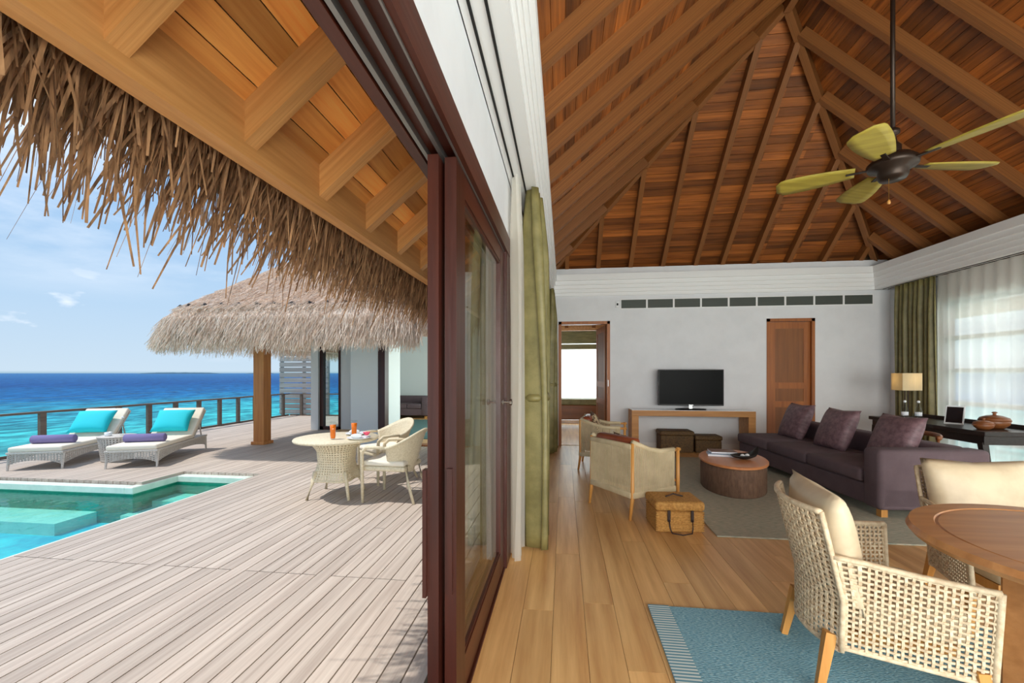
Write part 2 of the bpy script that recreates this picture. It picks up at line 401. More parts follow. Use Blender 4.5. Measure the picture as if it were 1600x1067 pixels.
def slab(name, material, mtx, parent, local=False):
    """unit-cube piece sharing mesh data, shaped by its matrix"""
    if material not in UNIT:
        b = MB(); bmesh.ops.create_cube(b.bm, size=1); me = bpy.data.meshes.new('piece'); b.bm.to_mesh(me); b.bm.free(); me.materials.append(M[material]); UNIT[material] = me
    o = bpy.data.objects.new(name, UNIT[material]); C.objects.link(o); o.parent = parent
    o.matrix_basis = mtx if local else parent.matrix_basis.inverted() @ mtx; return o
def sbox(name, material, parent, x0, x1, y0, y1, z0, z1, local=False):
    return slab(name, material, T((x0+x1)/2, (y0+y1)/2, (z0+z1)/2) @ Matrix.Diagonal((x1-x0, y1-y0, z1-z0, 1)), parent, local)
def world_parts(e):
    for c in e.children: c.matrix_parent_inverse = e.matrix_basis.inverted()

# =================================================================== SEA, ISLANDS
b = MB(); b.quad([(-9000, -9000, -1.7), (9000, -9000, -1.7), (9000, 9000, -1.7), (-9000, 9000, -1.7)])
struct(b.build('sea', 'sea'), 'turquoise sea turning deep blue towards the horizon', 'sea')
for k, (az, wd, h) in enumerate(((-38, 210, 11), (-30.7, 90, 7))):
    d = 3200; a = R(az-7)
    b = MB(); cx, cy = d*math.sin(a), d*math.cos(a); ax = Vector((math.cos(a), -math.sin(a), 0))
    def isl(u, v, cx=cx, cy=cy, ax=ax, wd=wd, h=h):
        e = 2*u-1; hh = h*(1-abs(e)**3)*(.75+.25*noise.noise((u*14, wd, 0)))
        p = Vector((cx, cy, -1.8))+ax*e*wd; ang = v*PI
        return p+Vector((0, 0, hh*math.sin(ang)))+Vector((ax.y, -ax.x, 0))*(-math.cos(ang)*40*(1-abs(e)**3+.05))
    b.grid(isl, 40, 6)
    tag(b.build('island', 'island_green'), ['long low green island on the sea horizon', 'short faint islet on the horizon beside the timber post'][k], 'island')

# =================================================================== DECK
deck = MB().box(-9.15, -.58, -1.8, 13.1, -.16, -.09)
# sub-frame as strips around the pool opening so that the pool stays open
deck.bm.clear()
POOL_X = -4.2
for x0, x1, y0, y1 in ((POOL_X+.02, -.58, -1.8, 13.1), (-9.15, POOL_X+.02, 5.44, 13.1), (-9.15, -5.5, 4.84, 5.44)):
    deck.box(x0, x1, y0, y1, -.2, -.1)
deck = struct(deck.build('deck', 'deck_gap'), 'weathered grey timber sun deck around the pool', 'deck')
pitch = .108; bw = .1
xk = -.63; k = 0
rng = random.Random(3)
while xk > -9.1:
    x1 = xk; x0 = xk-bw
    if x1 > POOL_X+.02: segs = [(-1.8, 13.08)]
    elif x1 > -5.38: segs = [(5.42, 13.08)]
    else: segs = [(4.82, 13.08)]
    cuts = []
    for (a, e) in segs:
        if a < 0: js = [2.75 if k % 3 else 2.75+.9*(k % 2), 6.9+(k % 4)*.8]
        else: js = [8.2+(k % 3)*1.1]
        p = a
        for j in js: cuts.append((p, j-.004)); p = j+.004
        cuts.append((p, e))
    for (a, e) in cuts: sbox('deck_board', 'deck_wood', deck, x0, x1, a, e, -.1, -.0)
    xk -= pitch; k += 1
# board that ends at the pool step
# =================================================================== POOL
pool = empty('swimming_pool', (-6.2, 3, -1.5))
b = MB()
for x0, x1, y0, y1 in ((-4.32, POOL_X, -1.8, 5.42), (-5.36, -4.32, 5.3, 5.42), (-5.48, -5.36, 4.68, 5.42), (-9.1, -5.48, 4.68, 4.8)):
    b.box(x0, x1, y0, y1, -.12, -.035, .008, 1)
b.build('coping', 'coping', pool)
b = MB()                                   # side walls
b.box(-4.34, -4.22, -1.8, 5.3, -1.55, -.12); b.box(-5.5, -4.2, 5.3, 5.42, -1.55, -.12); b.box(-5.5, -5.38, 4.7, 5.42, -1.55, -.12); b.box(-9.1, -5.48, 4.7, 4.82, -1.55, -.12)
b.build('side_wall', 'pool_tile_green', pool)
MB().box(-9.1, -4.3, -1.8, 5.35, -1.6, -.5).build('pool_floor', 'pool_floor', pool)
b = MB(); b.box(-9.1, -5.9, 4.25, 4.72, -.5, -.36); b.build('bench', 'pool_bench', pool)
b = MB(); b.box(-5.44, -4.34, 4.95, 5.3, -.5, -.28); b.box(-5.44, -4.34, 4.6, 4.95, -.5, -.36); b.box(-5.44, -4.34, 4.25, 4.6, -.5, -.44)
b.build('steps', 'pool_bench', pool)
b = MB(); b.quad([(-9.08, -1.78, -.14), (-4.33, -1.78, -.14), (-4.33, 5.3, -.14), (-9.08, 5.3, -.14)]); b.build('water', 'pool_water', pool)
tag(pool, 'turquoise plunge pool with pale coping and submerged steps set in the deck', 'swimming pool')
world_parts(pool)
# sea-side wall of the pool
sbox('infinity_edge', 'pool_tile_green', pool, -9.2, -9.08, -1.8, 4.8, -1.6, -.1)

# =================================================================== ROOF OF THE MAIN VILLA (ceiling, eaves)
EX0, EX1, EY1, EY0 = -1.4, 6.68, 9.44, -3.2
RXC = (EX0+EX1)/2; RUN = RXC-EX0
SL = .835; ZE = 2.36
PA = math.atan(SL)
def zb(d): return ZE+SL*d                      # underside of the rafters at distance d from the eave
APY, APY0 = EY1-RUN, EY0+RUN
b = MB(); TH = .19
def roofpt(x, y, d, up): return (x, y, zb(d)+up)
def plane4(b, pts, up0, up1):
    lo = [b.bm.verts.new((x, y, zb(d)+up0)) for x, y, d in pts]; hi = [b.bm.verts.new((x, y, zb(d)+up1)) for x, y, d in pts]
    b.bm.faces.new(lo[::-1]); b.bm.faces.new(hi); q = len(pts)
    for k in range(q): b.bm.faces.new((lo[k], lo[(k+1) % q], hi[(k+1) % q], hi[k]))
e = -.12
plane4(b, [(EX0+e, EY0+e, e), (EX0+e, EY1-e, e), (RXC, APY, RUN), (RXC, APY0, RUN)], TH+.03, TH+.2)
plane4(b, [(EX1-e, EY0+e, e), (EX1-e, EY1-e, e), (RXC, APY, RUN), (RXC, APY0, RUN)], TH+.03, TH+.2)
plane4(b, [(EX0+e, EY1-e, e), (EX1-e, EY1-e, e), (RXC, APY, RUN)], TH+.03, TH+.2)
plane4(b, [(EX0+e, EY0+e, e), (EX1-e, EY0+e, e), (RXC, APY0, RUN)], TH+.03, TH+.2)
ceiling = struct(b.build('ceiling', 'thatch_brown'), 'hipped timber ceiling of reddish boards on exposed rafters', 'ceiling')
bp_ = .122; nb = int(RUN/math.cos(PA)/bp_)
ca, sa = math.cos(PA), math.sin(PA)
def board(material, center, along, upsl, nrm, L):
    m = Matrix((along*L, upsl*(bp_-.005), nrm*.022)).transposed().to_4x4(); m.translation = center
    slab('ceiling_board', material, m, ceiling)
for k in range(nb+1):
    d = (k+.5)*bp_*ca
    z = zb(d)+TH
    if d > RUN-.03: break
    jig = .0
    # left plane, right plane (boards along Y), back and front plane (boards along X)
    y0, y1 = EY0+d, EY1-d
    board('soffit_wood_lit' if d < .8 else 'ceil_y', Vector((EX0+d, (y0+y1)/2, z)), Vector((0, 1, 0)), Vector((ca, 0, sa)), Vector((-sa, 0, ca)), y1-y0+.04)
    board('ceil_y', Vector((EX1-d, (y0+y1)/2, z)), Vector((0, 1, 0)), Vector((-ca, 0, sa)), Vector((sa, 0, ca)), y1-y0+.04)
    x0, x1 = EX0+d, EX1-d
    board('ceil_x', Vector(((x0+x1)/2, EY1-d, z)), Vector((1, 0, 0)), Vector((0, -ca, sa)), Vector((0, sa, ca)), x1-x0+.04)
    board('ceil_x', Vector(((x0+x1)/2, EY0+d, z)), Vector((1, 0, 0)), Vector((0, ca, sa)), Vector((0, -sa, ca)), x1-x0+.04)
RD = .165; RW = .075
def rafter(p0, p1, width=RW, depth=RD, name='rafter', material='rafter'):
    p0, p1 = Vector(p0), Vector(p1); ax = (p1-p0); L = ax.length; ax.normalize()
    side = ax.cross(Vector((0, 0, 1))).normalized(); up = side.cross(ax).normalized()
    m = Matrix((ax*L, side*width, up*depth)).transposed().to_4x4(); m.translation = (p0+p1)/2+up*depth/2
    slab(name, material, m, ceiling)
for k in range(-7, 15):
    y = 1.14+.56*k
    if y < EY0+.3 or y > EY1-.3: continue
    dm = min(RUN, EY1-y, y-EY0)
    dt_ = .8 if dm > .9 else dm
    rafter((EX0+.035, y, zb(.035)), (EX0+dt_, y, zb(dt_)), name='rafter_tail', material='eave_x_lit')
    if dm > dt_: rafter((EX0+dt_, y, zb(dt_)), (EX0+dm, y, zb(dm)))
    rafter((EX1-.035, y, zb(.035)), (EX1-dm, y, zb(dm)))
for x in (-.53, .06, .65, 1.25, 1.84, 2.43, 2.9, 3.44, 4.04, 4.62, 5.23, 5.8):
    dm = min(RUN, x-EX0, EX1-x)
    rafter((x, EY1-.035, zb(.035)), (x, EY1-dm, zb(dm)))
for (x, y, yy) in ((EX0, EY1, APY), (EX1, EY1, APY), (EX0, EY0, APY0), (EX1, EY0, APY0)):
    rafter((x, y, zb(0)-.0), (RXC, yy, zb(RUN)), .085, RD+.03, 'hip_rafter')
rafter((RXC, APY0, zb(RUN)-.04), (RXC, APY, zb(RUN)-.04), .085, .26, 'ridge_beam')
# fascia beams at the eaves
for (x0, x1, y0, y1) in ((EX0-.045, EX0+.04, EY0, EY1), (EX1-.04, EX1+.045, EY0, EY1)):
    sbox('fascia', 'eave_wood', ceiling, x0, x1, y0, y1, ZE-.025, ZE+.21)
sbox('fascia', 'eave_wood', ceiling, EX0, EX1, EY1-.04, EY1+.045, ZE-.025, ZE+.21)
sbox('fascia', 'eave_wood', ceiling, EX0, EX1, EY0-.045, EY0+.04, ZE-.025, ZE+.21)

# thatch: loose strips
def strips(name, material, roots, parent=None):
    """roots: list of (pos, dir, length, width, droop, twist)"""
    b = MB()
    for p, d, L, wd, dr, tw in roots:
        p = Vector(p); d = Vector(d).normalized(); side = d.cross(Vector((math.cos(tw), math.sin(tw), .15))).normalized()
        prev = None; nseg = 3
        for q in range(nseg+1):
            t = q/nseg; c = p+d*(L*t)+Vector((0, 0, -dr*t*t))+side*(math.sin(t*2.2+tw)*L*.05)
            ww = wd*(1-.55*t)
            cur = (b.bm.verts.new(c-side*ww/2), b.bm.verts.new(c+side*ww/2))
            if prev: b.bm.faces.new((prev[0], prev[1], cur[1], cur[0]))
            prev = cur
    o = b.build(name, material, parent); o['kind'] = 'stuff'; return o
rr = random.Random(11)
roots = []
for k in range(5200):
    y = rr.uniform(EY0, EY1-.1) if k % 3 else rr.uniform(.4, 5.5)
    lay = rr.random()
    x = EX0-.07-.3*lay
    z = 2.60-.20*lay+rr.uniform(-.05, .06)
    L = rr.uniform(.22, .46)+(.2 if rr.random() < .07 else 0)
    roots.append(((x, y, z), (-.28+rr.gauss(0, .16), rr.gauss(0, .22), -1), L, rr.uniform(.008, .022), .02, rr.uniform(0, 6.28)))
fr = strips('thatch_fringe', 'thatch_brown', roots, ceiling); fr['label'] = 'ragged brown palm thatch hanging along the eave'
# thatch body over the eave edge (thick layer the fringe hangs from)
b = MB(); b.extrude_poly([(EX0-.05, ZE+.28), (EX0-.4, ZE-.02), (EX0-.44, ZE+.06), (EX0-.12, ZE+.5), (EX0+.3, ZE+.78), (EX0+.3, ZE+.58)], 'Y', EY0, EY1)
b.build('eave_thatch', 'thatch_brown', ceiling)

# =================================================================== SHELL OF THE ROOM
floor = struct(MB().box(-.6, 5.75, -1.75, 8.3, -.14, -.03).build('floor', 'deck_gap'), 'warm oak plank floor of the living room', 'floor')
rng = random.Random(5); x = -.42; k = 0
while x < 5.7:
    y = -1.72-rng.uniform(0, 1.5)
    while y < 8.28:
        L = rng.uniform(1.5, 2.4); a, e2 = max(y, -1.74), min(y+L, 8.28)
        if e2-a > .05: sbox('floor_plank', 'oak_floor', floor, x, min(x+.178, 5.74), a, e2-.002, -.03, 0)
        y += L
    x += .18
WL, WR, WB, WF = -.42, 5.7, 8.2, -1.7
# left wall: band above the doors, piers
b = MB(); b.box(-.6, WL, WF, 8.3, 2.38, 3.35); b.box(-.6, WL, 3.46, 4.25, 0, 2.38); b.box(-.6, WL, 7.45, 8.3, 0, 2.38); b.box(-.6, WL, WF, -1.2, 0, 2.38)
struct(b.build('wall_left', 'white_wall'))
b = MB()
b.box(-.6, -.03, 8.2, 8.34, 0, 3.4) if False else None
# back wall with two doorways
D1, D2 = (-.1, .87), (3.66, 4.47); DH = 2.39
b.box(-.6, D1[0], WB, 8.34, 0, 3.4); b.box(D1[0], D1[1], WB, 8.34, DH, 3.4); b.box(D1[1], D2[0], WB, 8.34, 0, 3.4); b.box(D2[0], D2[1], WB, 8.34, DH, 3.4); b.box(D2[1], 5.86, WB, 8.34, 0, 3.4)
struct(b.build('wall_back', 'white_wall'))
WY0, WY1 = -1.0, 7.15
b = MB(); b.box(WR, 5.86, WF, WY0, 0, 3.35); b.box(WR, 5.86, WY1, 8.3, 0, 3.35); b.box(WR, 5.86, WY0, WY1, 2.48, 3.35)
struct(b.build('wall_right', 'white_wall'))
b = MB(); b.box(-.6, -.3, WF-.14, WF, 0, 3.4); b.box(5.4, 5.86, WF-.14, WF, 0, 3.4); b.box(-.3, 5.4, WF-.14, WF, 2.7, 3.4)
struct(b.build('wall_front', 'white_wall'))
# added glazing behind the camera, unseen, lets fill light into the room
wf = struct(MB().box(-.3, 5.4, WF-.09, WF-.08, .06, 2.64).build('window_2_added', 'glass'))
for x in (-.3, 1.1, 2.5, 3.9, 5.34): sbox('window_frame', 'mahogany', wf, x, x+.06, WF-.12, WF-.05, 0, 2.7)
sbox('window_frame', 'mahogany', wf, -.3, 5.4, WF-.12, WF-.05, 2.64, 2.7); sbox('window_frame', 'mahogany', wf, -.3, 5.4, WF-.12, WF-.05, 0, .06)
# cornices
PR = [(0, 2.87), (.028, 2.87), (.028, 2.93), (.045, 2.935), (.045, 3.0), (.062, 3.005), (.062, 3.07), (.082, 3.075), (.082, 3.15), (.11, 3.155), (.11, 3.27), (-.18, 3.27), (-.18, 2.87)]
CLX, CRX, CBY = -.245, 5.46, 8.2
struct(MB().extrude_poly([(CLX+o, z) for o, z in PR], 'Y', WF, WB).build('trim_1', 'white_paint'), 'white stepped cornice above the sliding doors', 'cornice')
struct(MB().extrude_poly([(CBY-o, z) for o, z in PR], 'X', WL, WR).build('trim_2', 'white_paint'), 'white stepped cornice on the television wall', 'cornice')
struct(MB().extrude_poly([(CRX-o, z) for o, z in PR], 'Y', WF, WB).build('trim_3', 'white_paint'), 'white stepped cornice above the sheer curtained window', 'cornice')
struct(MB().box(-.42, -.4, 3.46, 4.25, 0, .1).box(-.42, -.4, 7.45, 8.2, 0, .1).build('baseboard_left', 'white_paint'))
struct(MB().box(D1[1]+.02, D2[0]-.02, 8.185, 8.2, 0, .1).box(D2[1]+.02, WR, 8.185, 8.2, 0, .1).build('baseboard_back', 'white_paint'))
# curtain pockets with tracks (left and right)
pk = struct(MB().box(-.42, CLX-.17, WF, WB, 2.87, 2.9).build('trim_4', 'soffit_white'))
for x in (-.375, -.305): sbox('curtain_track', 'dark_gap', pk, x-.006, x+.006, WF+.1, 8.1, 2.862, 2.872)
pk2 = struct(MB().box(CRX+.17, WR, WF, WB, 2.87, 2.9).build('trim_5', 'soffit_white'))
for x in (5.52, 5.6): sbox('curtain_track', 'dark_gap', pk2, x-.006, x+.006, WF+.1, 8.1, 2.862, 2.872)
# header with tracks over the sliding doors
hd = struct(MB().box(-.6, -.415, -1.2, 3.46, 2.29, 2.38, .004, 1).box(-.6, -.56, -1.2, 3.46, 2.26, 2.8).build('trim_6', 'mahogany_y'), 'dark mahogany sliding door header', 'door header')
for x0, x1 in ((-.55, -.535), (-.49, -.474), (-.426, -.42)): sbox('head_track', 'aluminium', hd, x0, x1, -1.2, 3.46, 2.262, 2.292)
sbox('header_board', 'mahogany_y', hd, -.43, -.4, -1.2, 3.46, 2.27, 2.4)
sill = struct(MB().box(-.6, -.415, -1.2, 3.46, -.02, .012, .003, 1).build('trim_7', 'mahogany_y'), 'mahogany threshold with sliding door tracks', 'threshold')
for x in (-.512, -.45): sbox('floor_track', 'aluminium', sill, x-.006, x+.006, -1.2, 3.46, .012, .02)
# jamb at the far end of the opening
struct(MB().box(-.6, -.405, 3.0, 3.46, 0, 2.29, .004, 1).build('trim_8', 'mahogany'), 'dark mahogany door jamb', 'door jamb')
# two sliding glass panels stacked together
def slider(name, x0, x1, y0, y1, label):
    o = MB().box(x0+.016, x1-.016, y0+.1, y1-.1, .14, 2.2).build(name, 'glass')
    struct(o, label, 'sliding door')
    for (a, e2) in ((y0, y0+.15), (y1-.15, y1)): sbox('stile', 'mahogany', o, x0, x1, a, e2, .02, 2.265)
    sbox('bottom_rail', 'mahogany_y', o, x0+.002, x1-.002, y0+.15, y1-.15, .02, .17)
    sbox('top_rail', 'mahogany_y', o, x0+.002, x1-.002, y0+.15, y1-.15, 2.16, 2.265)
    # glazing bead
    for z in (.17, 2.145): sbox('glazing_bead', 'mahogany_y', o, x0+.008, x1-.008, y0+.15, y1-.15, z, z+.015)
    return o
dA = slider('door_1', -.535, -.49, 1.62, 2.98, 'outer mahogany framed sliding glass door panel')
dB = slider('door_2', -.474, -.426, 1.65, 2.99, 'inner mahogany framed sliding glass door panel')
sbox('edge_pull', 'mahogany', dA, -.55, -.535, 1.6, 1.64, .52, 1.02)
sbox('edge_pull', 'mahogany', dB, -.462, -.44, 1.635, 1.65, .52, 1.02)
b = MB(); b.lathe([(.02, 0), (.02, .008), (.008, .01), (.008, .05), (.02, .055), (.022, .07), (0, .075)], 12); kn = b.build('lock_knob', 'chrome', dB); kn.matrix_world = T(-.426, 2.9, 1.2) @ RY(R(90))
# far sliding doors, closed (second opening of the left wall)
for k, (a, e2) in enumerate(((4.27, 5.85), (5.85, 7.43))):
    slider('door_%d' % (3+k), -.54+.05*k, -.495+.05*k, a, e2, 'closed sliding glass door ' + ['beside the near wall pier', 'beside the television wall'][k])
struct(MB().box(-.6, -.415, 4.25, 7.45, 2.27, 2.38).build('trim_9', 'mahogany_y'))

# =================================================================== BACK WALL: DOORS, VENTS
def door_frame(nm, x0, x1):
    b = MB(); wdt = .055
    b.box(x0, x0+wdt, WB-.015, 8.36, 0, DH); b.box(x1-wdt, x1, WB-.015, 8.36, 0, DH); b.box(x0, x1, WB-.015, 8.36, DH-wdt, DH)
    return struct(b.build(nm, 'door_wood'))
trf = door_frame('trim_10', *D1); door_frame('trim_11', *D2)
def panel_door(name, L, hgt, label):
    """leaf in local coords: hinge at origin, along +X, thickness in Y"""
    o = MB().box(0, L, -.012, .012, 0, hgt).build(name, 'door_panel_wood'); struct(o, label, 'door')
    for (x0, x1) in ((0, .11), (L-.11, L)): sbox('stile', 'door_wood', o, x0, x1, -.02, .02, 0, hgt)
    for (z0, z1) in ((0, .2), (.78, .89), (1.12, 1.23), (hgt-.12, hgt)): sbox('rail', 'door_wood', o, .11, L-.11, -.02, .02, z0, z1)
    b = MB(); b.box(L-.075, L-.035, -.03, -.02, .92, 1.1, .004, 1); b.tube([(L-.055, -.03, 1.03), (L-.055, -.07, 1.03), (L-.17, -.07, 1.03)], .009, 8); b.build('door_handle', 'bronze', o)
    return o
pd = panel_door('door_5', .7, 2.33, 'closed timber panel door behind the purple sofa'); pd.matrix_world = T(D2[1]-.055, 8.26, 0) @ RZ(PI)
for c in pd.children: pass
pd2 = panel_door('door_6', .85, 2.33, 'open timber panel door leading to the bedroom'); pd2.matrix_world = T(D1[1]-.06, 8.36, 0) @ RZ(R(97))
b = MB().box(.828, .842, WB-.022, WB-.012, 1.15, 1.27); tag(b.build('light_switch', 'white_gloss'), 'small white switch plate on the bedroom door frame', 'switch')
# air grilles
ORD = ['first', 'second', 'third', 'fourth', 'fifth', 'sixth', 'seventh', 'eighth', 'ninth']
for k in range(9):
    x0 = 1.07+k*.485; x1 = x0+.47
    g = MB().box(x0, x1, WB-.006, WB-.001, 2.62, 2.79).build('air_grille', 'vent_dark')
    tag(g, ORD[k]+' dark slatted air grille counted from the white sensor box', 'air vent', 'air grilles under the cornice')
    for (a, e2, z0, z1) in ((x0-.008, x0+.008, 2.61, 2.8), (x1-.008, x1+.008, 2.61, 2.8), (x0, x1, 2.61, 2.625), (x0, x1, 2.785, 2.8)): sbox('grille_frame', 'white_paint', g, a, e2, WB-.012, WB-.001, z0, z1)
    for q in range(8): sbox('slat', 'vent_dark', g, x0+.008, x1-.008, WB-.011, WB-.004, 2.632+q*.019, 2.641+q*.019)
th = MB().box(.975, 1.035, WB-.03, WB-.001, 2.64, 2.76, .006, 1).build('sensor_box', 'white_gloss'); sbox('sensor_window', 'black_gloss', th, .99, 1.02, WB-.032, WB-.03, 2.68, 2.72)
tag(th, 'small white sensor box beside the row of air grilles', 'sensor')

# =================================================================== BEDROOM BEYOND THE DOOR
struct(MB().box(-.6, 3.7, 8.34, 12.0, -.14, 0).build('floor_bedroom', 'oak_floor'))
struct(MB().box(-.6, -.5, 8.34, 12, 0, 2.9).build('wall_bedroom_left', 'white_wall'))
struct(MB().box(3.6, 3.7, 8.34, 12, 0, 2.9).build('wall_bedroom_right', 'white_wall'))
struct(MB().box(-.6, 3.7, 8.34, 12, 2.9, 3.0).build('ceiling_bedroom', 'white_wall'))
b = MB(); b.box(-.6, -.35, 11.9, 12, 0, 2.9); b.box(2.4, 3.7, 11.9, 12, 0, 2.9); b.box(-.35, 2.4, 11.9, 12, 2.6, 2.9); b.box(-.35, 2.4, 11.9, 12, 0, .1)
struct(b.build('wall_bedroom_back', 'white_wall'))
wb_ = struct(MB().box(-.35, 2.4, 11.94, 11.95, .1, 2.6).build('window_3', 'glass'))
for x in (-.35, .98, 2.34): sbox('window_frame', 'mahogany', wb_, x, x+.06, 11.9, 12, .1, 2.6)
tag(MB().box(-.33, .95, 11.893, 11.899, .1, 2.62).build('roller_screen', 'screen_blind'), 'white translucent roller screen on the bedroom window', 'blind')
ob = empty('roman_blind', (.3, 11.8, 2.1))
for k in range(4): sbox('blind_fold', 'drape_olive', ob, -.34, .96, 11.84-.012*k, 11.893, 2.12+.1*k if k else 2.06, 2.2+.14*k)
tag(ob, 'olive roman blind half raised over the bedroom window', 'blind'); 
bn = empty('daybed', (.32, 11.35, 0))
for nm, mt, z0, z1, ins in (('base', 'bowl_wood', .2, .58, 0), ('mattress', 'drape_olive', .58, .73, .01)):
    MB().box(-.75+ins, .75-ins, -.35+ins, .35-ins, z0, z1, .02, 2).build(nm, mt, bn)
for x in (-.65, .65):
    for y in (-.28, .28): MB().box(x-.04, x+.04, y-.04, y+.04, 0, .2).build('leg', 'bowl_wood', bn)
tag(bn, 'low brown daybed with olive mattress seen through the bedroom doorway', 'daybed')

# =================================================================== RIGHT WINDOW
wr = struct(MB().box(5.775, 5.785, WY0, WY1, .06, 2.7).build('window_1', 'glass'))
for k in range(8):
    y = WY0+k*(WY1-WY0-.06)/7; sbox('window_frame', 'mahogany', wr, 5.75, 5.81, y, y+.06, 0, 2.72)
for z in (0, .45, .93, 1.41, 1.89, 2.4): sbox('window_frame', 'mahogany_y', wr, 5.73, 5.82, WY0, WY1, z, z+(.06 if z else .08))
# ------------------------------------------------ curtains
def curtain(name, material, axis, c, a0, a1, z0, z1, amp, folds, label, tie=None, thick=True, seed=0, ph=0, pleat=True):
    b = MB(); nu, nv = int(folds*10), 26
    def fn(u, v):
        z = z0+(z1-z0)*v
        t = a0+(a1-a0)*u; mid = (a0+a1)/2; k = 1.
        if tie:
            zt, sq = tie; k = 1-sq*math.exp(-((z-zt)/.55)**2) if z > zt else 1-sq*math.exp(-((z-zt)/.35)**2)
        t = mid+(t-mid)*k
        am = amp*(.55+.45*min(1, (z1-z)/.5)) if pleat else amp
        o = am*math.sin(2*PI*folds*u+ph+.5*math.sin(3*v+seed))+am*.35*math.sin(2*PI*folds*.37*u+seed+v*2)
        return (c+o, t, z) if axis == 'Y' else (t, c+o, z)
    b.grid(fn, nu, nv); o = b.build(name, material, None, True)
    if thick: m = o.modifiers.new('solid', 'SOLIDIFY'); m.thickness = .004
    return tag(o, label, 'curtain')
curtain('sheer_curtain', 'sheer', 'Y', 5.6, 1.2, 7.12, .02, 2.86, .028, 34, 'long white sheer curtain over the right hand window wall', thick=False)
b = MB(); b.grid(lambda u, v: (5.565+.02*math.sin(2*PI*34*u), 1.2+(7.12-1.2)*u, 2.45+.4*v), 340, 2)
curtain('drape', 'drape_olive', 'Y', 5.52, 7.05, 7.82, .02, 2.86, .035, 8, 'olive green drape beside the sheers behind the table lamp', tie=None, seed=2)
b.bm.free()
curtain('sheer_curtain', 'sheer', 'Y', -.36, 3.08, 3.42, .02, 2.86, .04, 4, 'narrow gathered cream sheer beside the sliding door jamb', thick=False)
d = curtain('drape', 'drape_olive', 'Y', -.235, 3.3, 3.95, .02, 2.86, .085, 6.5, 'tied back olive drape nearest the sliding door jamb', tie=(1.2, .2), seed=1)
b = MB(); b.lathe([(.1, 0), (.115, .03), (.1, .06)], 20, (-.235, 3.62, 1.17), 1.1, 2.4); b.build('tieback', 'drape_olive', d, True)
d = curtain('drape', 'drape_olive', 'Y', -.225, 7.3, 7.95, .02, 2.86, .085, 5, 'tied back olive drape beside the bedroom doorway', tie=(1.2, .2), seed=4)
b = MB(); b.lathe([(.1, 0), (.115, .03), (.1, .06)], 20, (-.225, 7.62, 1.17), 1.1, 2.4); b.build('tieback', 'drape_olive', d, True)
curtain('sheer_curtain', 'sheer', 'Y', -.375, 6.9, 7.5, .02, 2.86, .022, 6, 'cream sheer gathered near the bedroom doorway', thick=False)

# =================================================================== CEILING FAN
fan = empty('ceiling_fan', (RXC, 3.77, 2.96))
b = MB(); b.lathe([(.016, .22), (.016, zb(RUN)-2.96-.02)], 10); b.build('down_rod', 'bronze', fan, True)
b = MB(); b.lathe([(.05, .2), (.055, .215), (.055, .27), (.03, .3), (.02, .36), (.045, .37), (.045, .4), (.02, .42)], 20); b.build('coupling', 'bronze', fan, True)
b = MB(); b.lathe([(0, 0), (.085, .005), (.1, .03), (.1, .08), (.16, .1), (.17, .14), (.12, .19), (.05, .21), (0, .21)], 28); b.build('motor_housing', 'bronze', fan, True)
for k in range(5):
    a = R(8)+k*2*PI/5
    b = MB()
    def bl(u, v):
        r = .24+.56*u; wd = .065+.05*math.sin(min(1, u*1.25)*PI*.55)
        wd *= 1-.5*max(0, (u-.88)/.12)**2
        e2 = (v*2-1)*wd
        return Matrix.Rotation(a, 3, 'Z') @ Vector((r, e2, .125+e2*.2))
    b.grid(bl, 14, 4); o = b.build('blade', 'fan_blade', fan, True); m = o.modifiers.new('s', 'SOLIDIFY'); m.thickness = .008
    b = MB(); b.box(.1, .3, -.018, .018, .112, .12, .002, 1, RZ(a)); b.build('blade_arm', 'bronze', o)
b = MB(); b.tube([(-.05, -.03, 0), (-.05, -.03, -.17)], .002, 5); b.build('pull_chain', 'brass', fan)
b = MB(); b.lathe([(0, -.205), (.011, -.2), (.012, -.185), (.006, -.168), (0, -.166)], 10, (-.05, -.03, 0)); b.build('pull_knob', 'light_leg', fan, True)
tag(fan, 'bronze ceiling fan with yellowish blades on a long rod', 'ceiling fan')

# =================================================================== CONSOLE, TV, BASKETS
cs = empty('console_table', (2.24, 7.93, 0))
hw, hd2 = 1.04, .2
MB().box(-hw, hw, -hd2, hd2, .64, .74, .003, 1).build('top', 'console_wood', cs)
for s in (-1, 1): MB().box(s*hw-(.12 if s > 0 else 0), s*hw+(.12 if s < 0 else 0), -hd2, hd2, 0, .64, .003, 1).build('leg', 'console_wood', cs)
MB().box(-hw+.005, hw-.005, -hd2+.005, hd2-.005, .74, .746).build('glass_top', 'white_gloss', cs)
tag(cs, 'long oak console table with square legs under the television', 'console table')
tv = empty('television', (2.27, 7.97, .746))
b = MB(); b.lathe([(.0, 0), (.24, 0), (.25, .006), (.24, .012), (0, .014)], 32, (0, 0, 0), 1.1, .55); b.build('base', 'black_gloss', tv, True)
MB().box(-.03, .03, -.012, .012, .01, .1).build('stem', 'chrome', tv)
bz = MB().box(-.565, .565, -.02, .03, .07, .72, .006, 2).build('bezel', 'black_matte', tv)
MB().box(-.548, .548, -.0225, -.02, .095, .705).build('screen', 'black_gloss', bz)
MB().box(-.04, .04, -.0235, -.0225, .076, .086).build('badge', 'chrome', bz)
tag(tv, 'black flat screen television standing on the oak console', 'television')
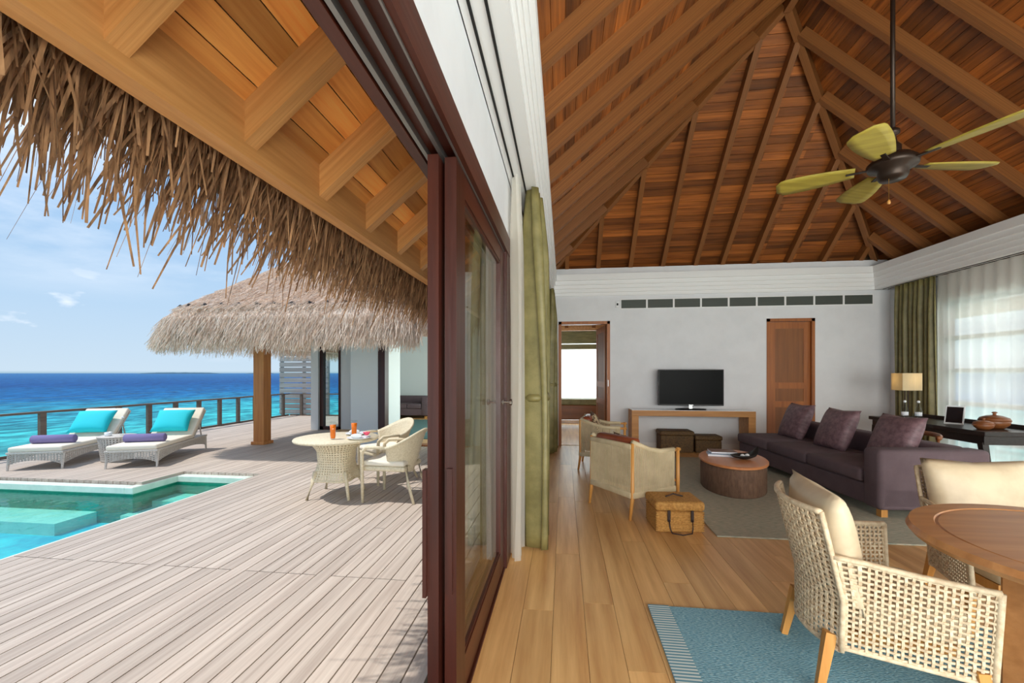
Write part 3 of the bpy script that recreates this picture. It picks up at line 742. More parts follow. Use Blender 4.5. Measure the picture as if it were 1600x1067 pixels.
for k, (x, wd, h, dp) in enumerate(((1.98, .56, .38, .36), (2.52, .44, .3, .3))):
    bk = empty('storage_basket', (x, 7.92, 0))
    MB().box(-wd/2, wd/2, -dp/2, dp/2, 0, h-.08, .02, 2).build('body', 'dark_rattan', bk)
    MB().box(-wd/2-.012, wd/2+.012, -dp/2-.012, dp/2+.012, h-.08, h, .025, 2).build('lid', 'dark_rattan', bk)
    tag(bk, ['larger dark woven lidded basket under the console', 'smaller dark woven lidded basket under the console'][k], 'basket')

# =================================================================== RUGS
def rug(name, x0, x1, y0, y1, material, label, border=None):
    o = MB().box(0, x1-x0, 0, y1-y0, 0, .012, .004, 1).build(name, material); o.location = (x0, y0, 0)
    if border:
        MB().box(0, .12, 0, y1-y0, .012, .014).build('striped_border', border, o)
    return tag(o, label, 'rug')
def stripe_mat(name, c1, c2, f):
    m, t, b = base(name); b.inputs['Roughness'].default_value = .95
    vec = t.new('ShaderNodeTexCoord').outputs['Object']; wv = t.new('ShaderNodeTexWave', i_Scale=f, bands_direction='Y'); t.link(vec, wv.inputs['Vector'])
    t.link(t.ramp(wv.outputs[0], [(.4, lin(c1)), (.6, lin(c2))]), b.inputs['Base Color']); M[name] = m
stripe_mat('rug_stripe', (92, 138, 154), (198, 206, 202), 14)
rug('dining_rug', .5, 4.3, -1.2, 2.62, 'rug_blue', 'blue woven rug under the round dining table', 'rug_stripe')
rug('living_rug', 1.3, 3.9, 3.8, 7.3, 'rug_grey', 'grey green striped rug under the oval coffee table')

# =================================================================== SOFA + PILLOWS
def sofa(name, loc, rz, L, D, arm_h, label, seats=3, arm_far=False):
    """local: length along Y (0..L, near end at 0), front at x=0, back at x=D"""
    o = empty(name, loc, rz)
    MB().box(.02, D, 0, L, .09, .3, .02, 2).build('base', 'sofa_cloth', o)
    aw = .22
    MB().box(0, D, -.0, aw, .08, arm_h, .045, 3).build('arm', 'sofa_cloth', o, True)
    if arm_far: MB().box(0, D, L-aw, L, .08, arm_h, .045, 3).build('arm', 'sofa_cloth', o, True)
    MB().box(D-.24, D, aw, L, .28, .66, .05, 3).build('back', 'sofa_cloth', o, True)
    y0, y1 = aw+.005, L-(aw if arm_far else 0)
    for k in range(seats):
        a = y0+(y1-y0)*k/seats; e2 = y0+(y1-y0)*(k+1)/seats-.006
        MB().box(-.015, D-.26, a, e2, .3, .44, .035, 3).build('seat_cushion', 'sofa_cloth', o, True)
    for x in (.1, D-.1):
        for y in (.1, L-.1): MB().box(x-.03, x+.03, y-.03, y+.03, 0, .09).build('leg', 'light_leg', o)
    return tag(o, label, 'sofa')
sofa('sofa', (2.97, 4.4, .012), R(4.5), 2.75, 1.02, .66, 'long plum brown fabric sofa facing the coffee table')
for k, (x, y, lab) in enumerate(((3.42, 6.75, 'plum cushion on the sofa beside the timber door'), (3.44, 5.85, 'middle plum cushion on the sofa'), (3.55, 5.05, 'plum cushion on the sofa next to its armrest'))):
    b = MB(); b.pillow(.56, .56, .2, T(0, 0, 0)); o = b.build('throw_pillow', 'pillow_plum', None, True)
    o.matrix_world = T(x, y, .685) @ RZ(R(4.5)) @ RY(R(-68)) @ RZ(R(90))
    tag(o, lab, 'cushion')

# =================================================================== COFFEE TABLE
ct = empty('coffee_table', (2.06, 5.5, 0.012), R(-14))
b = MB(); b.lathe([(.355, 0), (.36, .01), (.36, .31), (.355, .32)], 56, (0, 0, 0), 1., 1.6); b.build('woven_drum', 'rope_brown', ct, True)
b = MB(); b.lathe([(.37, .32), (.378, .325), (.378, .345), (.37, .352), (0, .352)], 56, (0, 0, 0), 1., 1.6); b.build('top', 'coffee_top', ct)
tag(ct, 'oval coffee table with woven brown drum and orange timber top', 'coffee table')
zt = .364
bo = MB().box(-.15, .15, -.11, .11, 0, .028, .003, 1).build('book', 'book_blue'); bo.matrix_world = T(1.96, 5.62, zt) @ RZ(R(-12)); tag(bo, 'lower pale book of the stack on the coffee table', 'book')
sbox('pages', 'paper_white', bo, -.152, .145, -.112, .105, .004, .024, True)
bo2 = MB().box(-.15, .15, -.11, .11, 0, .026, .003, 1).build('book', 'book_cover'); bo2.matrix_world = T(2.0, 5.67, zt+.028) @ RZ(R(-4)); tag(bo2, 'brown covered book on top of the pale book', 'book')
sbox('pages', 'paper_white', bo2, -.152, .145, -.112, .105, .004, .022, True)
bw_ = empty('boat_bowl', (2.16, 5.4, zt), R(20)); b = MB()
def boat(u, v):
    a = 2*PI*u; rx, ry = .2, .1; lift = .05+.09*max(0, math.cos(a))**6
    if v < .5: t = v/.5; return Vector((rx*t*math.cos(a)*(.6+.4*t), ry*t*math.sin(a), lift*t**2.2))
    t = (v-.5)/.5; q = 1-t*.92; return Vector((rx*q*math.cos(a)*(.6+.4*q)*.93, ry*q*math.sin(a)*.92, .008+(lift)*q**2.2))
b.grid(boat, 36, 14, True); b.build('bowl', 'black_matte', bw_, True); tag(bw_, 'dark boat shaped bowl on the coffee table', 'bowl')
for k, (x, y) in enumerate(((-.04, -.015), (.03, -.01))):
    b = MB(); bmesh.ops.create_uvsphere(b.bm, u_segments=14, v_segments=8, radius=.026); o = b.build('white_ball', 'white_gloss', None, True)
    p = bw_.matrix_world if False else T(2.16, 5.4, zt) @ RZ(R(20)); o.matrix_world = p @ T(x, y, .042); tag(o, 'small white ball lying in the dark boat shaped bowl', 'ornament', 'balls in the boat bowl')

# =================================================================== CORD ARMCHAIRS
def armchair(loc, rz, label):
    """local: faces +X; width along Y; back legs at x=0"""
    o = empty('cord_armchair', loc, rz); W, Dp = .61, .62; hb, ha = .75, .62
    hy = W/2
    for s in (-1, 1):
        MB().tube([(-.03, s*hy, 0), (.0, s*hy, .2), (0, s*hy, hb-.02)], [.014, .02, .018], 8).build('back_leg', 'light_leg', o, True)
        MB().tube([(Dp, s*(hy-.0), 0), (Dp, s*hy, .3), (Dp, s*hy, ha+.02)], [.014, .02, .018], 8).build('front_leg', 'light_leg', o, True)
        MB().tube([(0, s*hy, hb-.03), (Dp*.35, s*hy, ha+.03), (Dp*.6, s*hy, ha), (Dp+.03, s*hy, ha)], .017, 8).build('arm_rail', 'light_leg', o, True)
        # side cord panel
        b = MB(); nc = 30
        for k in range(nc):
            t = (k+.5)/nc; x = Dp*.9*t
            zt_ = (hb-.03)+(ha+.03-hb+.03)*min(1, x/(Dp*.35)) if x < Dp*.35 else ha+.03-.03*min(1, (x-Dp*.35)/(Dp*.25))
            b.tube([(x, s*(hy+.012), .24), (x, s*(hy+.014), zt_)], .0064, 6)
        b.build('side_cords', 'cord', o)
        MB().box(-.01, Dp*.93, s*hy-.022, s*hy+.022, .2, .26, .01, 2).build('side_wrap', 'cord', o, True)
        MB().tube([(0, s*hy, hb-.01), (Dp*.35, s*hy, ha+.035), (Dp*.6, s*hy, ha+.005), (Dp*.9, s*hy, ha+.005)], .024, 8).build('arm_wrap', 'cord', o, True)
    b = MB(); nc = 29
    for k in range(nc):
        y = -hy+W*(k+.5)/nc; b.tube([(-.014, y, .24), (-.016, y, hb-.05)], .0064, 6)
    b.build('back_cords', 'cord', o)
    MB().box(-.025, .02, -hy, hy, .2, .26, .01, 2).build('back_wrap', 'cord', o, True)
    MB().box(-.025, .02, -hy, hy, hb-.08, hb-.03, .01, 2).build('top_wrap', 'cord', o, True)
    MB().tube([(Dp, -hy, .3), (Dp, hy, .3)], .015, 8).build('front_rail', 'light_leg', o, True)
    MB().box(.04, Dp+.03, -hy+.04, hy-.04, .27, .42, .04, 3).build('seat_cushion', 'rust_leather', o, True)
    MB().box(.02, .15, -hy+.03, hy-.03, .4, hb+.015, .04, 3).build('back_cushion', 'rust_leather', o, True)
    return tag(o, label, 'armchair')
armchair((.475, 4.4, 0.0), R(35), 'cord wrapped armchair standing behind the square seagrass basket')
armchair((.28, 6.5, 0.0), R(-8), 'cord wrapped armchair with a patterned cushion near the bedroom door')
b = MB(); b.pillow(.36, .36, .13, T(0, 0, 0)); o = b.build('throw_pillow', 'pattern_cloth', None, True); o.matrix_world = T(.5, 6.52, .6) @ RZ(R(-8)) @ RY(R(68)) @ RZ(R(40)); tag(o, 'brown and cream patterned cushion on an armchair', 'cushion')
b = MB(); b.pillow(.34, .34, .12, T(0, 0, 0)); o = b.build('throw_pillow', 'pattern_cloth', None, True); o.matrix_world = T(.68, 4.66, .585) @ RZ(R(35)) @ RY(R(66)) @ RZ(R(10)); tag(o, 'patterned cushion tucked into the armchair behind the seagrass basket', 'cushion')

# seagrass basket with strap
sb = empty('lidded_basket', (1.0, 4.03, 0), R(4))
b = MB(); prof = [(-.2, -.17), (.2, -.17), (.2, .17), (-.2, .17)]
bd_ = MB().box(-.205, .205, -.17, .17, 0, .19, .02, 2).build('body', 'seagrass', sb)
for q in range(9): MB().box(-.209, .209, -.174, .174, .012+q*.02, .024+q*.02, .004, 1).build('woven_band', 'seagrass', bd_)
ld_ = MB().box(-.215, .215, -.18, .18, .19, .27, .025, 2).build('lid', 'seagrass', sb)
for x in (-.1, .1): MB().box(x-.013, x+.013, -.19, -.178, .1, .2, .003, 1).build('strap_tab', 'dark_leather', sb)
b = MB(); b.tube([(-.1, -.192, .12), (-.095, -.2, .05), (-.085, -.225, .015), (0, -.25, .01), (.085, -.225, .015), (.1, -.2, .05), (.1, -.192, .12)], .006, 6); b.build('strap', 'dark_leather', sb, True)
b = MB(); b.tube([(-.08, -.02, .275), (-.04, -.01, .285), (0, .02, .29), (.03, 0, .285), (.08, .0, .275)], .007, 6); b.build('lid_loop', 'dark_leather', ld_, True)
tag(sb, 'square seagrass basket with dark leather strap on the wooden floor', 'basket')

# =================================================================== DESK AND THINGS ON IT
dk = empty('writing_desk', (4.95, 6.2, 0))
MB().box(-.33, .33, -.92, .88, .7, .75, .004, 1).build('top', 'wenge', dk)
MB().box(-.3, .3, -.88, .84, .6, .7).build('apron', 'wenge', dk)
MB().box(.3, .33, -.92, .88, .75, .8).build('back_ledge', 'wenge', dk)
for x in (-.28, .28):
    for y, e2 in ((-.84, -.95), (.8, .88)): MB().tube([(x, e2, 0), (x, y, .62)], [.03, .045], 4).build('leg', 'wenge', dk)
tag(dk, 'dark stained writing desk along the sheer curtained window', 'desk')
lp = empty('table_lamp', (5.0, 6.88, .75))
MB().box(-.09, .09, -.07, .07, 0, .02, .004, 1).build('base', 'bronze', lp)
b = MB()
for y in (-.03, .03): b.tube([(0, y, .02), (0, y, .42)], .008, 6)
b.build('stem', 'bronze', lp)
b = MB(); b.lathe([(.2, .4), (.2, .65)], 4, (0, 0, 0), 1.25, .85); b.bm.faces.ensure_lookup_table()
for f in [f for f in b.bm.faces if abs(f.normal.z) > .9]: b.bm.faces.remove(f)
sh = b.build('shade', 'lamp_shade', lp); sh.rotation_euler = (0, 0, R(45)); m = sh.modifiers.new('s', 'SOLIDIFY'); m.thickness = .004
b = MB(); bmesh.ops.create_uvsphere(b.bm, u_segments=12, v_segments=8, radius=.03, matrix=T(0, 0, .5)); bu = b.build('bulb', 'white_gloss', lp, True)
tag(lp, 'table lamp with rectangular linen shade at the end of the desk', 'table lamp')
ld = bpy.data.lights.new('lamp_bulb_light', 'POINT'); ld.energy = .7; ld.color = (1, .72, .4); ld.shadow_soft_size = .035
lo_ = bpy.data.objects.new('bulb_light', ld); C.objects.link(lo_); lo_.parent = lp; lo_.location = (0, 0, .56)
for k, (x, y) in enumerate(((4.74, 6.55), (4.86, 6.48))):
    bt = empty('water_bottle', (x, y, .75))
    b = MB(); b.lathe([(0, .002), (.036, 0), (.038, .01), (.038, .12), (.03, .16), (.015, .2), (.014, .24), (.017, .245)], 20); gb_ = b.build('glass_body', 'clear_glass', bt, True)
    b = MB(); b.lathe([(0, .24), (.016, .242), (.018, .262), (.01, .27), (0, .272)], 14); b.build('stopper', 'white_gloss', bt, True)
    MB().lathe([(.0385, .06), (.0385, .11)], 20).build('label_band', 'paper_white', gb_, True)
    tag(bt, ['swing top water bottle beside the lamp on the desk', 'swing top water bottle nearer the tablet on the desk'][k], 'bottle')
b = MB(); b.lathe([(0, .004), (.028, 0), (.032, .004), (.036, .09)], 18); o = b.build('drinking_glass', 'clear_glass', None, True); o.location = (4.78, 6.42, .75); tag(o, 'clear drinking glass beside the water bottles', 'glass')
tb = MB().box(-.09, .09, -.006, .006, 0, .25, .005, 2).build('tablet', 'white_gloss'); MB().box(-.075, .075, -.0075, -.006, .02, .23).build('tablet_screen', 'screen_dark', tb); MB().box(-.05, .05, .0, .09, 0, .012).build('stand', 'black_matte', tb)
tb.matrix_world = T(4.9, 6.0, .752) @ RZ(R(-52)) @ RX(R(-22)); tag(tb, 'white framed tablet propped on the desk', 'tablet')
for k, (x, y, r) in enumerate(((4.8, 5.5, .09), (5.02, 5.62, .135))):
    pb = empty('lidded_bowl', (x, y, .75))
    b = MB(); b.lathe([(0, 0), (r*.55, 0), (r*.9, r*.35), (r, r*.7), (r*.97, r*.72)], 28); b.build('bowl', 'bowl_wood', pb, True)
    b = MB(); b.lathe([(r*1.02, r*.72), (r*.9, r*.95), (r*.5, r*1.12), (r*.12, r*1.18), (r*.1, r*1.3), (r*.2, r*1.38), (r*.1, r*1.46), (0, r*1.47)], 28); b.build('lid', 'bowl_wood', pb, True)
    for s in (-1, 1): MB().box(s*r-.025, s*r+.025, -.02, .02, r*.55, r*.65, .005, 1).build('handle', 'bowl_wood', pb)
    tag(pb, ['smaller carved wooden lidded bowl on the desk', 'larger carved wooden lidded bowl on the desk'][k], 'bowl')
# desk chair behind the sofa
dc = empty('desk_chair', (4.34, 5.45, 0), R(0))
MB().box(-.22, .22, -.23, .23, .42, .48, .02, 2).build('seat', 'dark_leather', dc)
for x in (-.2, .2):
    for y in (-.2, .2): MB().tube([(x, y, 0), (x*.95, y*.95, .43)], [.013, .018], 8).build('leg', 'bowl_wood', dc)
b = MB(); b.tube([(-.2+.12*math.sin(a)*1.0-.06, .26*math.cos(a), .68+.02*math.sin(a)) for a in [PI*k/10 for k in range(11)]], .02, 8, 1.4); b.build('back_rail', 'bowl_wood', dc, True)
for y in (-.2, .2): MB().tube([(-.2, y, .45), (-.22, y*1.1, .68)], .014, 8).build('back_post', 'bowl_wood', dc)
tag(dc, 'wooden desk chair with a curved top rail behind the sofa', 'chair')

# =================================================================== DINING TABLE AND WICKER CHAIRS
dt = empty('dining_table', (1.985, 1.76, .0145))
b = MB(); b.lathe([(.53, .7), (.56, .705), (.575, .725), (.565, .748), (.485, .75), (.481, .744), (.475, .744), (.471, .748), (0, .748)], 72); b.build('top', 'table_wood', dt)
MB().lathe([(.36, .64), (.36, .7)], 48).build('apron', 'table_wood', dt)
for k in range(4):
    a = R(40)+k*PI/2
    MB().box(.21, .29, -.035, .035, 0, .66, .006, 1, RZ(a)).build('leg', 'table_wood', dt)
b = MB()
for k in range(2): b.box(-.36, .36, -.03, .03, .0, .05, .005, 1, RZ(R(40)+k*PI/2))
b.build('foot_cross', 'light_leg', dt)
tag(dt, 'round oak dining table with an inlaid ring on the blue rug', 'dining table')
def wicker_chair(loc, rz, label, nu, nv):
    """local: faces +X. horseshoe shell of open woven cane"""
    o = empty('wicker_chair', loc, rz)
    hb, ha, zb0 = .795, .58, .2
    # plan path of the shell: left arm front -> back -> right arm front
    def path(u):
        hw_ = .28; flare = .1; La = .46; rc = .1; Wb = .5
        tot = 2*La+Wb
        s = u*tot
        if s < La: t = s/La; return Vector((.23-t*(La-.02)+.0, (hw_+flare)-(flare+.02)*t, 0)), Vector((-.25, 1, 0)).normalized()
        if s < La+Wb:
            t = (s-La)/Wb; y = (.26)*(1-2*t); x = -.21-.075*(1-(2*t-1)**2); nn = Vector((-1, (1-2*t)*.55, 0)).normalized(); return Vector((x, y, 0)), nn
        t = (s-La-Wb)/La; return Vector((-.21+t*(La-.02), -(.26)-(flare+.02)*t, 0)), Vector((-.25, -1, 0)).normalized()
    tot = 2*.46+.5; ua, ub = .46/tot, .96/tot
    def top(u):
        if u < ua: t = u/ua; return ha+.03*t*t
        if u > ub: t = (1-u)/(1-ub); return ha+.03*t*t
        return hb
    def S(u, v):
        p, nn = path(u); zt_ = top(u); bot = zb0+.06*(0 if ua < u < ub else .3)
        z = bot+(zt_-bot)*v
        lean = -.09*max(0, (z-.42)/.4)*(1 if ua < u < ub else max(0, 1-min(u, 1-u)/ua*0-6*(1-min(u, 1-u)/ua)))
        return Vector((p.x+lean, p.y*(.86+.14*min(1, z/.6)), z)), nn
    def panel(u0, u1, n_u, n_v, nm):
        b = MB(); b.weave(lambda u, v: S(u0+(u1-u0)*u, v), n_u, n_v, .42, .44, .0032, .0032, 2); w_ = b.build(nm, 'wicker_tan', o); w_['kind'] = 'stuff'
    e_ = .0008
    panel(0., ua-e_, nu, 17, 'woven_side'); panel(ub+e_, 1., nu, 17, 'woven_side'); panel(ua+e_, ub-e_, nv, 27, 'woven_back')
    # rolled edges
    for a_, b_ in ((0., ua-e_), (ua+e_, ub-e_), (ub+e_, 1.)): MB().tube([S(a_+(b_-a_)*k/24, 1.0)[0] for k in range(25)], .013, 6).build('top_edge', 'wicker_tan', o, True)
    b = MB(); b.tube([S(k/60, 0.0)[0] for k in range(61)], .011, 6); b.build('bottom_edge', 'wicker_tan', o, True)
    for u, r_ in ((0., .013), (1., .013), (ua+e_, .012), (ub-e_, .012)): MB().tube([S(u, k/8)[0] for k in range(9)], r_, 6).build('corner_edge', 'wicker_tan', o, True)
    for (x, y, sx, sy) in ((.2, .33, .03, .02), (.2, -.33, .03, .02), (-.24, .2, -.05, .02), (-.24, -.2, -.05, -.02)):
        MB().tube([(x+sx, y+(sy if y > 0 else -abs(sy)), 0), (x, y, .26)], [.02, .03], 4).build('leg', 'light_leg', o)
    MB().box(-.18, .2, -.21, .21, .23, .28).build('seat_frame', 'light_leg', o)
    MB().box(-.17, .25, -.23, .23, .28, .42, .04, 3).build('seat_cushion', 'cream_leather', o, True)
    b = MB(); b.pillow(.56, .5, .17, T(-.19, 0, .62) @ RY(R(80)) @ RZ(R(90))); b.build('back_cushion', 'cream_leather', o, True)
    return tag(o, label, 'chair')
wicker_chair((1.42, 2.16, .013), R(-9), 'open weave wicker dining chair with its back to the seagrass basket', 20, 19)
wicker_chair((2.5, 2.72, 0), R(-93), 'open weave wicker dining chair between the round table and the sofa', 20, 19)

# =================================================================== DECK: BISTRO TABLE AND CHAIRS
wt = empty('bistro_table', (-2.6, 4.6, 0))
b = MB(); b.lathe([(.42, .63), (.455, .635), (.462, .648), (.455, .662), (0, .665)], 56); b.build('top', 'wicker_cream', wt, True)
b = MB(); rp = [(.2, .2), (.19, .28), (.18, .38), (.2, .5), (.27, .62)]
def rad(z):
    for (r0, z0), (r1, z1) in zip(rp, rp[1:]):
        if z <= z1: t = (z-z0)/(z1-z0); t = t*t*(3-2*t); return r0+(r1-r0)*t
    return rp[-1][0]
def Sd(u, v):
    a = 2*PI*u; z0 = .2+.05*abs(math.cos(2*a+PI/2)) if False else .2; z = z0+(.62-z0)*v
    sq = 1+.12*math.cos(4*(a-PI/4))*(1-v)
    k = rad(z)*sq*(1+.2*(1-v)**2); return Vector((math.cos(a)*k, math.sin(a)*k, z)), Vector((math.cos(a), math.sin(a), 0))
b.weave(Sd, 44, 16, .6, .6, .003, .003); p_ = b.build('woven_base', 'wicker_cream', wt); p_['kind'] = 'stuff'
b = MB(); b.tube([Sd(k/48, 0)[0] for k in range(49)], .012, 6); b.build('base_ring', 'wicker_cream', wt, True)
for k in range(4):
    a = PI/4+k*PI/2+R(6); MB().tube([(math.cos(a)*.24, math.sin(a)*.24, .3), (math.cos(a)*.27, math.sin(a)*.27, .18), (math.cos(a)*.33, math.sin(a)*.33, 0)], [.022, .02, .016], 8).build('leg', 'wicker_cream', wt, True)
tag(wt, 'round cream wicker table set for breakfast on the deck', 'table')
def tub_chair(loc, rz, label):
    """local: faces +X"""
    o = empty('rattan_tub_chair', loc, rz)
    def sh(u, v):
        a = (u-.5)*R(190); zt_ = .6+.17*math.cos((u-.5)*PI)**1.5 if abs(u-.5) < .5 else .6
        z0 = .3+.1*abs(2*u-1)**2; z = z0+(zt_-z0)*v
        r = .2+.1*v; rx = r*1.0+.02*v
        return Vector((.0-math.cos(a)*rx*.95-.03*v, math.sin(a)*(r), z))
    b = MB(); b.grid(sh, 30, 12); s = b.build('woven_back', 'wicker_cream', o, True); m = s.modifiers.new('s', 'SOLIDIFY'); m.thickness = .018
    b = MB(); b.tube([sh(k/30, 1) for k in range(31)], .016, 8); b.build('back_rim', 'wicker_cream', o, True)
    for s in (-1, 1):
        e = sh(0 if s < 0 else 1, 1)
        MB().tube([e, (.1, s*.29, .605), (.22, s*.285, .6), (.275, s*.27, .55), (.28, s*.265, .45), (.275, s*.26, 0)], [.016, .018, .02, .02, .02, .016], 8).build('arm_and_front_leg', 'wicker_cream', o, True)
        MB().tube([(-.18, s*.17, .4), (-.22, s*.2, .2), (-.3, s*.24, 0)], [.02, .018, .015], 8).build('back_leg', 'wicker_cream', o, True)
    MB().box(-.2, .28, -.25, .25, .34, .39, .015, 2).build('seat_frame', 'wicker_cream', o, True)
    MB().box(-.19, .29, -.24, .24, .39, .45, .025, 3).build('seat_cushion', 'cream_cloth', o, True)
    return tag(o, label, 'chair')
tub_chair((-1.88, 4.6, 0), R(178), 'cream rattan tub chair on the deck beside the sliding door')
tub_chair((-2.33, 5.4, 0), R(232), 'cream rattan tub chair on the far side of the wicker table')
for k, (x, y) in enumerate(((-2.55, 4.43), (-2.4, 4.62))):
    g = empty('juice_glass', (x, y, .665))
    MB().lathe([(0, .004), (.024, 0), (.028, .02), (.03, .1), (.036, .19)], 20).build('tumbler', 'clear_glass', g, True)
    MB().lathe([(0, .008), (.022, .01), (.026, .03), (.0285, .1), (.033, .16), (0, .161)], 20).build('orange_juice', 'juice', g, True)
    tag(g, ['tall glass of orange juice near the rim of the wicker table', 'tall glass of orange juice between the plates on the wicker table'][k], 'glass')
for k, (x, y) in enumerate(((-2.47, 4.82), (-2.28, 4.5))):
    b = MB(); b.lathe([(0, .004), (.08, 0), (.13, .018), (.128, .02), (.08, .006), (0, .006)], 32); o = b.build('plate', 'white_gloss', None, True); o.location = (x, y, .665)
    tag(o, ['white plate with napkin on the far side of the wicker table', 'white plate with napkin beside the pink flower'][k], 'plate')
    b = MB(); b.pillow(.13, .08, .05, T(0, 0, .03)); o = b.build('napkin', 'napkin', None, True); o.matrix_world = T(x-.03, y, .665) @ RZ(R(20)); tag(o, ['folded napkin on the far plate of the wicker table', 'folded napkin on the plate beside the pink flower'][k], 'napkin')
b = MB()
for k in range(6):
    a = k*PI/3; b.pillow(.05, .03, .012, RZ(a) @ T(.022, 0, .02) @ RY(R(-50)))
o = b.build('pink_flower', 'pink', None, True); o.location = (-2.22, 4.56, .695); tag(o, 'small pink flower lying on a plate of the wicker table', 'flower')

# =================================================================== SUN LOUNGERS
def lounger(loc, rz, label):
    """local: foot end at y=0, head at +Y, width along X"""
    o = empty('sun_lounger', loc, rz); W = .64; L = 1.86; hy = W/2; zt_ = .25
    def arch(t): return .2*max(0, 1-abs(2*t-1)**2.4)*.55
    def side(s):
        def S(u, v): y = L*.86*u; z0 = .07+arch(u)*.75; return Vector((s*hy, y, z0+(zt_-z0)*v)), Vector((s, 0, 0))
        return S
    def front(u, v): x = -hy+W*u; z0 = .07+arch(u)*.6; return Vector((x, 0, z0+(zt_-z0)*v)), Vector((0, -1, 0))
    b = MB(); b.weave(side(-1), 40, 6, .52, .52, .004, .003); b.weave(side(1), 40, 6, .52, .52, .004, .003); b.weave(front, 17, 6, .52, .52, .004, .003)
    w_ = b.build('woven_frame', 'wicker_grey', o); w_['kind'] = 'stuff'
    b = MB(); b.box(-hy-.015, hy+.015, -.015, L*.87, zt_-.02, zt_+.012, .006, 1); b.build('top_rim', 'wicker_grey', o)
    for x, y in ((-hy, 0), (hy, 0), (-hy, L*.86), (hy, L*.86)): MB().tube([(x, y, 0), (x*.99, y+(.03 if y == 0 else -.03), .24)], [.014, .024], 6).build('leg', 'wicker_grey', o)
    MB().box(-hy, hy, -.01, L*.62, zt_+.01, zt_+.085, .025, 3).build('seat_mattress', 'cream_cloth', o, True)
    mt = T(0, L*.6, zt_+.015) @ RX(R(44))
    MB().box(-hy, hy, 0, .66, 0, .075, .025, 3, mt).build('back_mattress', 'cream_cloth', o, True)
    MB().box(-hy, hy, .02, .66, -.03, .0, .006, 1, mt).build('backrest_frame', 'wicker_grey', o)
    b = MB()
    for s in (-1, 1): b.tube([(s*(hy-.06), L*.84, .22), mt @ Vector((s*(hy-.06), .45, -.02))], .012, 6)
    b.build('prop', 'wicker_grey', o)
    return tag(o, label, 'sun lounger'), mt, W, L
import math as _m
LRZ = R(21)
for k, (x, y) in enumerate(((-7.6, 5.24), (-6.34, 5.52))):
    wh = ['standing further from the timber post', 'standing nearer the timber post'][k]
    o, mt, W, L = lounger((x, y, 0), LRZ, 'grey wicker sun lounger with cream mattress ' + wh)
    base_m = T(x, y, 0) @ RZ(LRZ)
    b = MB(); b.pillow(.56, .46, .18, T(0, 0, 0)); p = b.build('turquoise_pillow', 'turquoise_cloth', None, True); p.matrix_world = base_m @ mt @ T(-.02, .27, .165) @ RX(R(5))
    tag(p, 'bright turquoise pillow on the lounger ' + wh, 'pillow')
    b = MB(); b.tube([(-.27, 0, 0), (-.26, 0, 0), (.26, 0, 0), (.27, 0, 0)], [.05, .062, .062, .05], 16); t_ = b.build('rolled_towel', 'purple_towel', None, True); t_.matrix_world = base_m @ T(0, .34, .335+.063)
    tag(t_, 'rolled purple towel on the lounger ' + wh, 'towel')
st = empty('side_table', (-7.13, 5.98, 0))
def Ss(u, v): a = 2*PI*u; r = .19+.04*v; return Vector((math.cos(a)*r, math.sin(a)*r, .02+.36*v)), Vector((math.cos(a), math.sin(a), 0))
b = MB(); b.weave(Ss, 36, 11, .55, .55, .004, .003); w_ = b.build('woven_drum', 'wicker_grey', st); w_['kind'] = 'stuff'
MB().lathe([(.0, .38), (.24, .38), (.245, .39), (.24, .4), (0, .402)], 36).build('top', 'wicker_grey', st, True)
MB().lathe([(.185, 0), (.195, .01), (.195, .03), (.185, .04)], 30).build('foot_ring', 'wicker_grey', st, True)
tag(st, 'small round wicker side table between the loungers', 'side table')
bt = empty('water_bottle', (-7.05, 6.0, .402))
MB().lathe([(0, .002), (.036, 0), (.04, .01), (.04, .13), (.03, .18), (.014, .22), (.014, .27), (.018, .275)], 18).build('glass_body', 'clear_glass', bt, True)
MB().lathe([(0, .275), (.017, .276), (.017, .3), (0, .302)], 12).build('stopper', 'white_gloss', bt, True)
tag(bt, 'glass water bottle on the side table between the loungers', 'bottle')
b = MB(); b.lathe([(0, .003), (.04, 0), (.045, .01), (.045, .06), (.042, .06), (.04, .012), (0, .01)], 18); o = b.build('white_cup', 'white_gloss', None, True); o.location = (-7.2, 5.9, .402); tag(o, 'low white cup on the side table between the loungers', 'cup')

# =================================================================== RAILINGS, SLATTED SCREEN
rl = empty('deck_railing', (-9.05, 8, 0))
sbox('top_rail', 'rail_wood', rl, -9.09, -9.01, -1.8, 13.0, .7, .735)
sbox('bottom_rail', 'rail_wood', rl, -9.07, -9.03, -1.8, 13.0, .005, .045)
for k in range(-12, 11):
    y = 6.34+.64*k; sbox('post', 'rail_wood', rl, -9.08, -9.02, y-.045, y+.045, 0, .7)
for z in (.2, .37, .54): MB().tube([(-9.05, -1.8, z), (-9.05, 13, z)], .004, 5).build('cable', 'aluminium', rl)
tag(rl, 'weathered timber railing with steel cables along the sea side of the deck', 'railing')
rl2 = empty('deck_railing', (-6.4, 13.02, 0))
sbox('top_rail', 'rail_wood', rl2, -9.0, -5.7, 12.98, 13.06, .7, .735)
sbox('bottom_rail', 'rail_wood', rl2, -9.0, -5.7, 13.0, 13.04, .005, .045)
for k in range(5): sbox('post', 'rail_wood', rl2, -8.6+.7*k-.04, -8.6+.7*k+.04, 12.99, 13.05, 0, .735)
tag(rl2, 'timber railing across the far end of the deck behind the pavilion glass', 'railing')
sn = empty('slatted_screen', (-8.6, 13.2, 0))
for k in range(14): sbox('slat', 'screen_wood', sn, -9.5, -7.75, 13.18, 13.21, .04+k*.175, .04+k*.175+.15)
for x in (-9.45, -8.65, -7.8): sbox('screen_post', 'screen_wood', sn, x-.04, x+.04, 13.21, 13.29, 0, 2.5)
tag(sn, 'tall weathered horizontal slat privacy screen at the end of the deck', 'screen')

